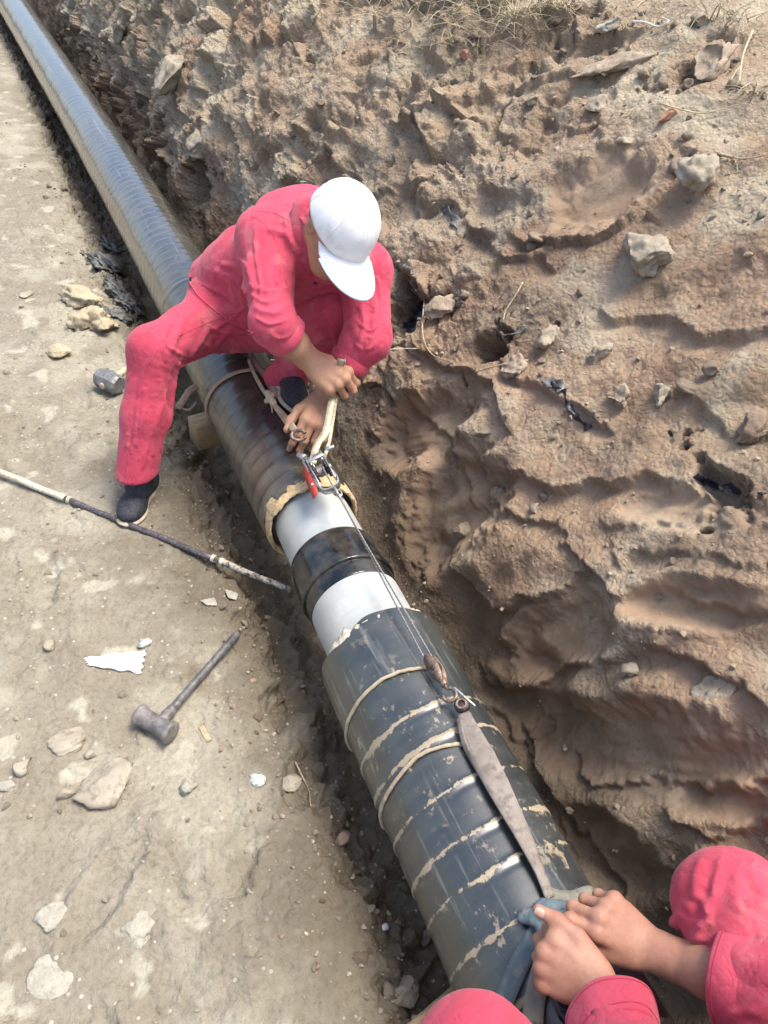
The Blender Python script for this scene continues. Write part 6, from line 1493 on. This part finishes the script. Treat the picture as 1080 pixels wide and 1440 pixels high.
strip_on([(625, 292), (640, 310), (655, 335)], .035, 'plastic_strip', 'dark plastic strip sticking out of the bank right of the cap', 'plastic strip', M_GREYBAG, .008, 6, tw=1)
strip_on([(975, 672), (1005, 682), (1035, 690), (1075, 692)], .030, 'plastic_strip', 'dark plastic strip in the crack at the right edge of the bank', 'plastic strip', M_BLACKBAG, .004, 7, tw=.8)
strip_on([(700, 480), (722, 470), (742, 462)], .02, 'plastic_strip', 'grey plastic shred at the rim of the dark hole', 'plastic strip', M_GREYBAG, .012, 8, tw=1)
strip_on([(122, 362), (140, 368), (158, 380), (162, 402)], .022, 'plastic_strip', 'narrow dark plastic strip lying across the torn rag', 'plastic strip', M_BLACKBAG, .03, 9, tw=1)
# roots, twigs, string
def twig(pix, r, name, label, cat, mat, h=.01, hs=None, fork=None, group=None):
    pts = [spot(x, y)[0] + spot(x, y)[1] * (hs[i] if hs else h) for i, (x, y) in enumerate(pix)]; P_ = smooth_path(pts, 6)
    v, f = sweep(P_, circ(1, 6), scale=np.linspace(r, r * .45, len(P_)))
    if fork:
        a = P_[int(len(P_) * .5)]; b = spot(*fork)[0] + A(0, 0, .03); v2, f2 = tube([a, (a + b) / 2 + A(0, 0, .01), b], r * .5, 6, 5); v, f = join([(v, f), (v2, f2)])
    o = part(name, v, f, mat, None); o['label'] = label; o['category'] = cat
    if group: o['group'] = group
twig([(415, 1075), (425, 1095), (434, 1115), (437, 1132)], .0024, 'twig', 'thin brown twig on soil left of the near pipe', 'twig', M_TWIG, .006)
twig([(1012, 220), (1028, 222), (1050, 228), (1075, 222)], .005, 'twig', 'pale bent twig lying on the bank at the right edge', 'twig', M_TWIG, .012)
twig([(1058, 52), (1046, 85), (1040, 120), (1044, 128)], .004, 'twig', 'upright thin dry stalk beside the tilted grey slab', 'twig', M_GRASS, .03, fork=(1022, 128))
twig([(888, 34), (905, 38), (925, 42), (938, 36), (930, 26)], .005, 'string', 'white curling string at the bank top beside the white stone', 'string', M_STRING, .012)
twig([(930, 150), (985, 165), (1040, 150)], .003, 'twig', 'thin stalk under the tilted grey slab', 'twig', M_GRASS, .015)
twig([(745, 505), (705, 520), (668, 530)], .004, 'root', 'pale root hanging at the dark hole in the bank', 'root', M_TWIG, .02)
twig([(600, 430), (596, 470), (610, 500), (640, 510)], .004, 'root', 'thin pale root arching right of the black plastic bag', 'root', M_TWIG, .015)
twig([(735, 395), (728, 415), (715, 435), (708, 450)], .004, 'root', 'reddish root hanging down in the middle of the bank', 'root', M_TWIG, .015)
e0, e1 = P(503, 502, 2.2), spot(585, 490)[0]; v, f = tube([e0, (e0 + e1) / 2 + A(0, 0, .012), e1], .0012, 5, 8)
o = part('loose_thread', v, f, M_STRING, None); o['label'] = "loose thread running from the worker's left cuff to the bank"; o['category'] = 'thread'
# dry grass on the top of the bank
def grass(cent, n, spread, hgt, seed, name='dry_grass', mat=None, droop=.5):
    r_ = np.random.RandomState(seed); Vs, Fs, k0 = [], [], 0
    for (x, y, num, sp, hh) in cent:
        for _ in range(num):
            c, nn = spot(x + r_.normal() * sp, y + r_.normal() * sp * .5); L = hh * r_.uniform(.5, 1.3); a = r_.uniform(0, 2 * PI)
            side = A(math.cos(a), math.sin(a), 0); up = unit(nn * .5 + A(0, 0, .4) + side * r_.uniform(.3, 1.6)); m = 6; w0 = r_.uniform(.0016, .0034); sdv = unit(np.cross(up, A(.3, .2, 1)))
            P_ = []
            for i in range(m):
                t = i / (m - 1); P_.append(c + up * L * t + A(0, 0, -1) * L * droop * r_.uniform(.6, 1.1) * t * t + side * L * .2 * t * t)
            for i in range(m):
                w_ = w0 * (1 - i / (m - 1) * .8); Vs += [P_[i] - sdv * w_, P_[i] + sdv * w_, P_[i] + unit(np.cross(sdv, up)) * w_ * .8]
            for i in range(m - 1):
                b = k0 + i * 3
                for p_, q_ in ((0, 1), (1, 2), (2, 0)): Fs.append([b + p_, b + q_, b + 3 + q_, b + 3 + p_])
            k0 += m * 3
    o = part(name, np.array(Vs), np.array(Fs), mat or M_GRASS, None); o['kind'] = 'stuff'
grass([(700, 18, 75, 32, .26), (740, 45, 30, 24, .2), (620, 30, 34, 38, .22), (560, 15, 20, 30, .22), (1030, 30, 40, 25, .2), (780, 12, 50, 16, .14), (1060, 130, 16, 12, .12), (1010, 232, 10, 14, .1), (650, 55, 40, 25, .10), (900, 10, 40, 40, .12), (480, 10, 30, 30, .2), (570, 70, 30, 30, .1)], 0, 0, 0, 901)
# ---- loose clods one can count: copies of a few shapes, rested on the surface
base_me = {}
for nm, mt in (('g', M_CLODG), ('b', M_CLOD), ('r', M_ROCK)):
    for i in range(4):
        V_, F_ = rock_shape(3, 300 + i * 7 + ord(nm), .8, .2); V_ = V_ * A(1, .8 + .1 * (i % 3), .65 + .1 * (i % 2))
        V_ = V_ + normals(V_, F_) * (fbm(V_, 4, 3, i) * .06)[:, None]
        me = mesh_from('clod_shape', V_, F_, True); me.materials.append(mt); base_me[(nm, i)] = me
def clods(N, sel, weight, size, kinds, label, group, seed, cat='clod', name='clod', minpx=9):
    r_ = np.random.RandomState(seed); I = np.where(sel)[0]; w_ = weight[I]; I = r_.choice(I, N * 3, replace=False, p=w_ / w_.sum()); I = I[np.argsort(I)]; r_.shuffle(I); done = 0
    PQ = proj(V[I]); used = []
    for q_, i in enumerate(I):
        if done >= N: break
        x, y, d = PQ[q_]
        if not (-10 < x < 1090 and -10 < y < 1450): continue
        s = size[0] * (size[1] / size[0]) ** (r_.rand() ** 1.8); s = max(s, minpx / 2 * d / F_PX)
        p = V[i].astype(float)
        if any((abs(p - u) < s * .9).all() for u in used[-60:]): continue
        used.append(p); nn = N0[i].astype(float)
        o = bpy.data.objects.new(name, base_me[(kinds[r_.randint(len(kinds))], r_.randint(4))]); COL.objects.link(o)
        o.location = Vector([float(c) for c in p + nn * s * r_.uniform(.05, .4)]); o.rotation_euler = (r_.uniform(-.5, .5), r_.uniform(-.5, .5), r_.uniform(0, 6.28)); o.scale = (s * r_.uniform(.8, 1.3), s * r_.uniform(.7, 1.2), s * r_.uniform(.7, 1.1))
        o['_zone'] = label; o['category'] = cat; o['group'] = group; done += 1
def name_clods():
    """each clod's label: its look, and where it lies from the nearest thing that can be found"""
    OB = [o for o in COL.objects if o.get('_zone')]
    AN = {'bank': [((862, 96), 'the long flat slab'), ((1008, 92), 'the tilted grey slab'), ((985, 262), 'the jutting knobbly clod'), ((905, 365), 'the large pale clod'), ((692, 492), 'the dark hole'), ((562, 432), 'the black plastic bag'),
        ((805, 565), 'the torn plastic strip'), ((1008, 975), 'the flat pale flake'), ((1020, 1200), 'the red knee'), ((1005, 672), 'the dark crack at right'), ((640, 310), 'the strip right of the cap'), ((655, 82), 'the red brick lump'),
        ((275, 215), 'the grey-brown lump half way'), ((490, 265), "the worker's white cap"), ((620, 720), 'the big smooth scoop'), ((960, 850), 'the smooth recess at right'), ((850, 280), 'the upper smooth scoop'), ((700, 690), 'the clod on the shelf')],
        'edge': [((275, 590), 'the far wood block'), ((490, 840), 'the black joint sleeve'), ((408, 828), "the rod's dark end"), ((485, 1178), 'the reddish brown clod'), ((430, 1105), 'the brown twig'), ((565, 1398), 'the grey lump'), ((165, 380), 'the plastic rag'), ((545, 1305), 'the tiny white chip'), ((470, 960), "the near jacket's edge"), ((350, 730), 'the foam ring'), ((620, 1400), 'the near wood block')],
        'ground': [((160, 930), 'the white sheet'), ((215, 1020), "the hammer's head"), ((335, 890), "the hammer's handle end"), ((152, 1108), 'the largest pale stone'), ((185, 710), "the worker's shoe"), ((267, 1104), 'the crust lump'), ((192, 1300), 'the plaster lump'), ((70, 1368), 'the wide plaster patch'), ((82, 492), 'the foam disc'), ((295, 845), 'the paper scrap'), ((155, 540), 'the sledgehammer')]}
    ordn = ['closest', 'second', 'third', 'fourth', 'fifth', 'sixth', 'seventh', 'eighth', 'ninth', 'tenth', 'eleventh', 'twelfth', 'thirteenth', 'fourteenth', 'fifteenth', 'sixteenth', 'seventeenth', 'eighteenth', 'nineteenth', 'twentieth', 'twenty-first', 'twenty-second']
    cell = {}
    for o in OB:
        q = proj(np.array(o.location))[0]; L = AN[o['_zone']]; d = [math.hypot(q[0] - a[0][0], q[1] - a[0][1]) for a in L]; i = int(np.argmin(d)); dx, dy = q[0] - L[i][0][0], q[1] - L[i][0][1]
        dr = ('right of' if dx > 0 else 'left of') if abs(dx) > abs(dy) else ('below' if dy > 0 else 'above')
        r = o.scale[0] / q[2]; sz = 'small' if r < .011 else 'larger'
        cell.setdefault((o['_zone'], sz, i, dr), []).append((d[i], o))
    for (z, sz, i, dr), L in cell.items():
        L.sort(key=lambda t: t[0])
        tint = {'bank': 'clay clod on the bank', 'edge': 'brown clod beside the pipe', 'ground': 'pale soil crumb'}[z]
        for k_, (_, o) in enumerate(L): o['label'] = '%s %s, %s %s %s' % (sz, tint, ordn[min(k_, 21)] if k_ == 0 else ordn[min(k_, 21)] + ' closest', dr, AN[z][i][1])
    for o in OB: del o['_zone']
ones = np.ones(len(P0))
edgeb = np.exp(-((SSg + .27) / .09) ** 2) + .06
clods(80, vis & (SSg > -.5) & (SSg < -.1) & (Y_ < 3.5), edgeb, (.008, .026), 'bbg', 'edge', 'loose clods along the left side of the pipes', 31)
clods(24, vis & (SSg < -.35) & (X_ > -1.25) & (Y_ < 2.5), .3 + 1.2 * np.exp(-((X_ + .75) / .2) ** 2 - ((Y_ + .55) / .3) ** 2), (.006, .014), 'gg', 'ground', 'crumbs on the trodden ground', 32, 'soil crumb', 'soil_crumb', 7)
clods(130, vis & (SSg > .55) & (Y_ < 3.0), .15 + rgh + .6 * sstep(.7, 1.2, Z_), (.010, .036), 'grr', 'bank', 'loose clods on the bank', 33)
name_clods()
# ---- uncountable crumbs
def crumbs(N, sel, weight, s0, s1, mat, name, seed, flat=.7):
    r_ = np.random.RandomState(seed); I = np.where(sel)[0]; w_ = weight[I]; I = r_.choice(I, N, p=w_ / w_.sum()); V1, F1_ = IC[1]
    sh = [V1 * (1 + .75 * perlin(V1, 1.3, 950 + k_))[:, None] * A(1, .8, flat) for k_ in range(8)]
    s = s0 * (s1 / s0) ** (r_.rand(N) ** 2.2) ; a = r_.rand(N) * 6.28; ca, sa = np.cos(a), np.sin(a)
    Vo = np.zeros((N, len(V1), 3)); 
    for k_ in range(8):
        m = np.arange(N) % 8 == k_; q = sh[k_][None] * s[m][:, None, None]
        x = q[..., 0] * ca[m][:, None] - q[..., 1] * sa[m][:, None]; y = q[..., 0] * sa[m][:, None] + q[..., 1] * ca[m][:, None]; Vo[m] = np.stack([x, y, q[..., 2]], -1)
    Vo += (V[I] + N0[I] * (s * .25)[:, None] + np.c_[r_.normal(size=(N, 2)) * .003, np.zeros(N)])[:, None]
    Fo = F1_[None] + (np.arange(N) * len(V1))[:, None, None]
    o = part(name, Vo.reshape(-1, 3), Fo.reshape(-1, 3), mat, None, False); o['kind'] = 'stuff'
gl = vis & (SSg < -.12) & (X_ > -1.3) & (Y_ < 5)
crw = .25 + 2.0 * sstep(.0, .5, fbm(Q, 3.4, 3, 91) + .25) + 4 * np.exp(-((SSg + .30) / .16) ** 2)
crumbs(2600, gl, crw, .0016, .0075, M_CLODG, 'soil_crumbs', 41)
crumbs(300, gl, crw, .0015, .005, M_PLASTER, 'pale_grit', 42)
crumbs(900, gl & (SSg > -.5), ones, .002, .011, M_CLOD, 'dark_crumbs', 43)
crumbs(4500, vis & (SSg > .35) & (Y_ < 4), .1 + rgh + .3 * sstep(.6, 1.2, Z_), .002, .012, M_ROCK, 'bank_crumbs', 44)
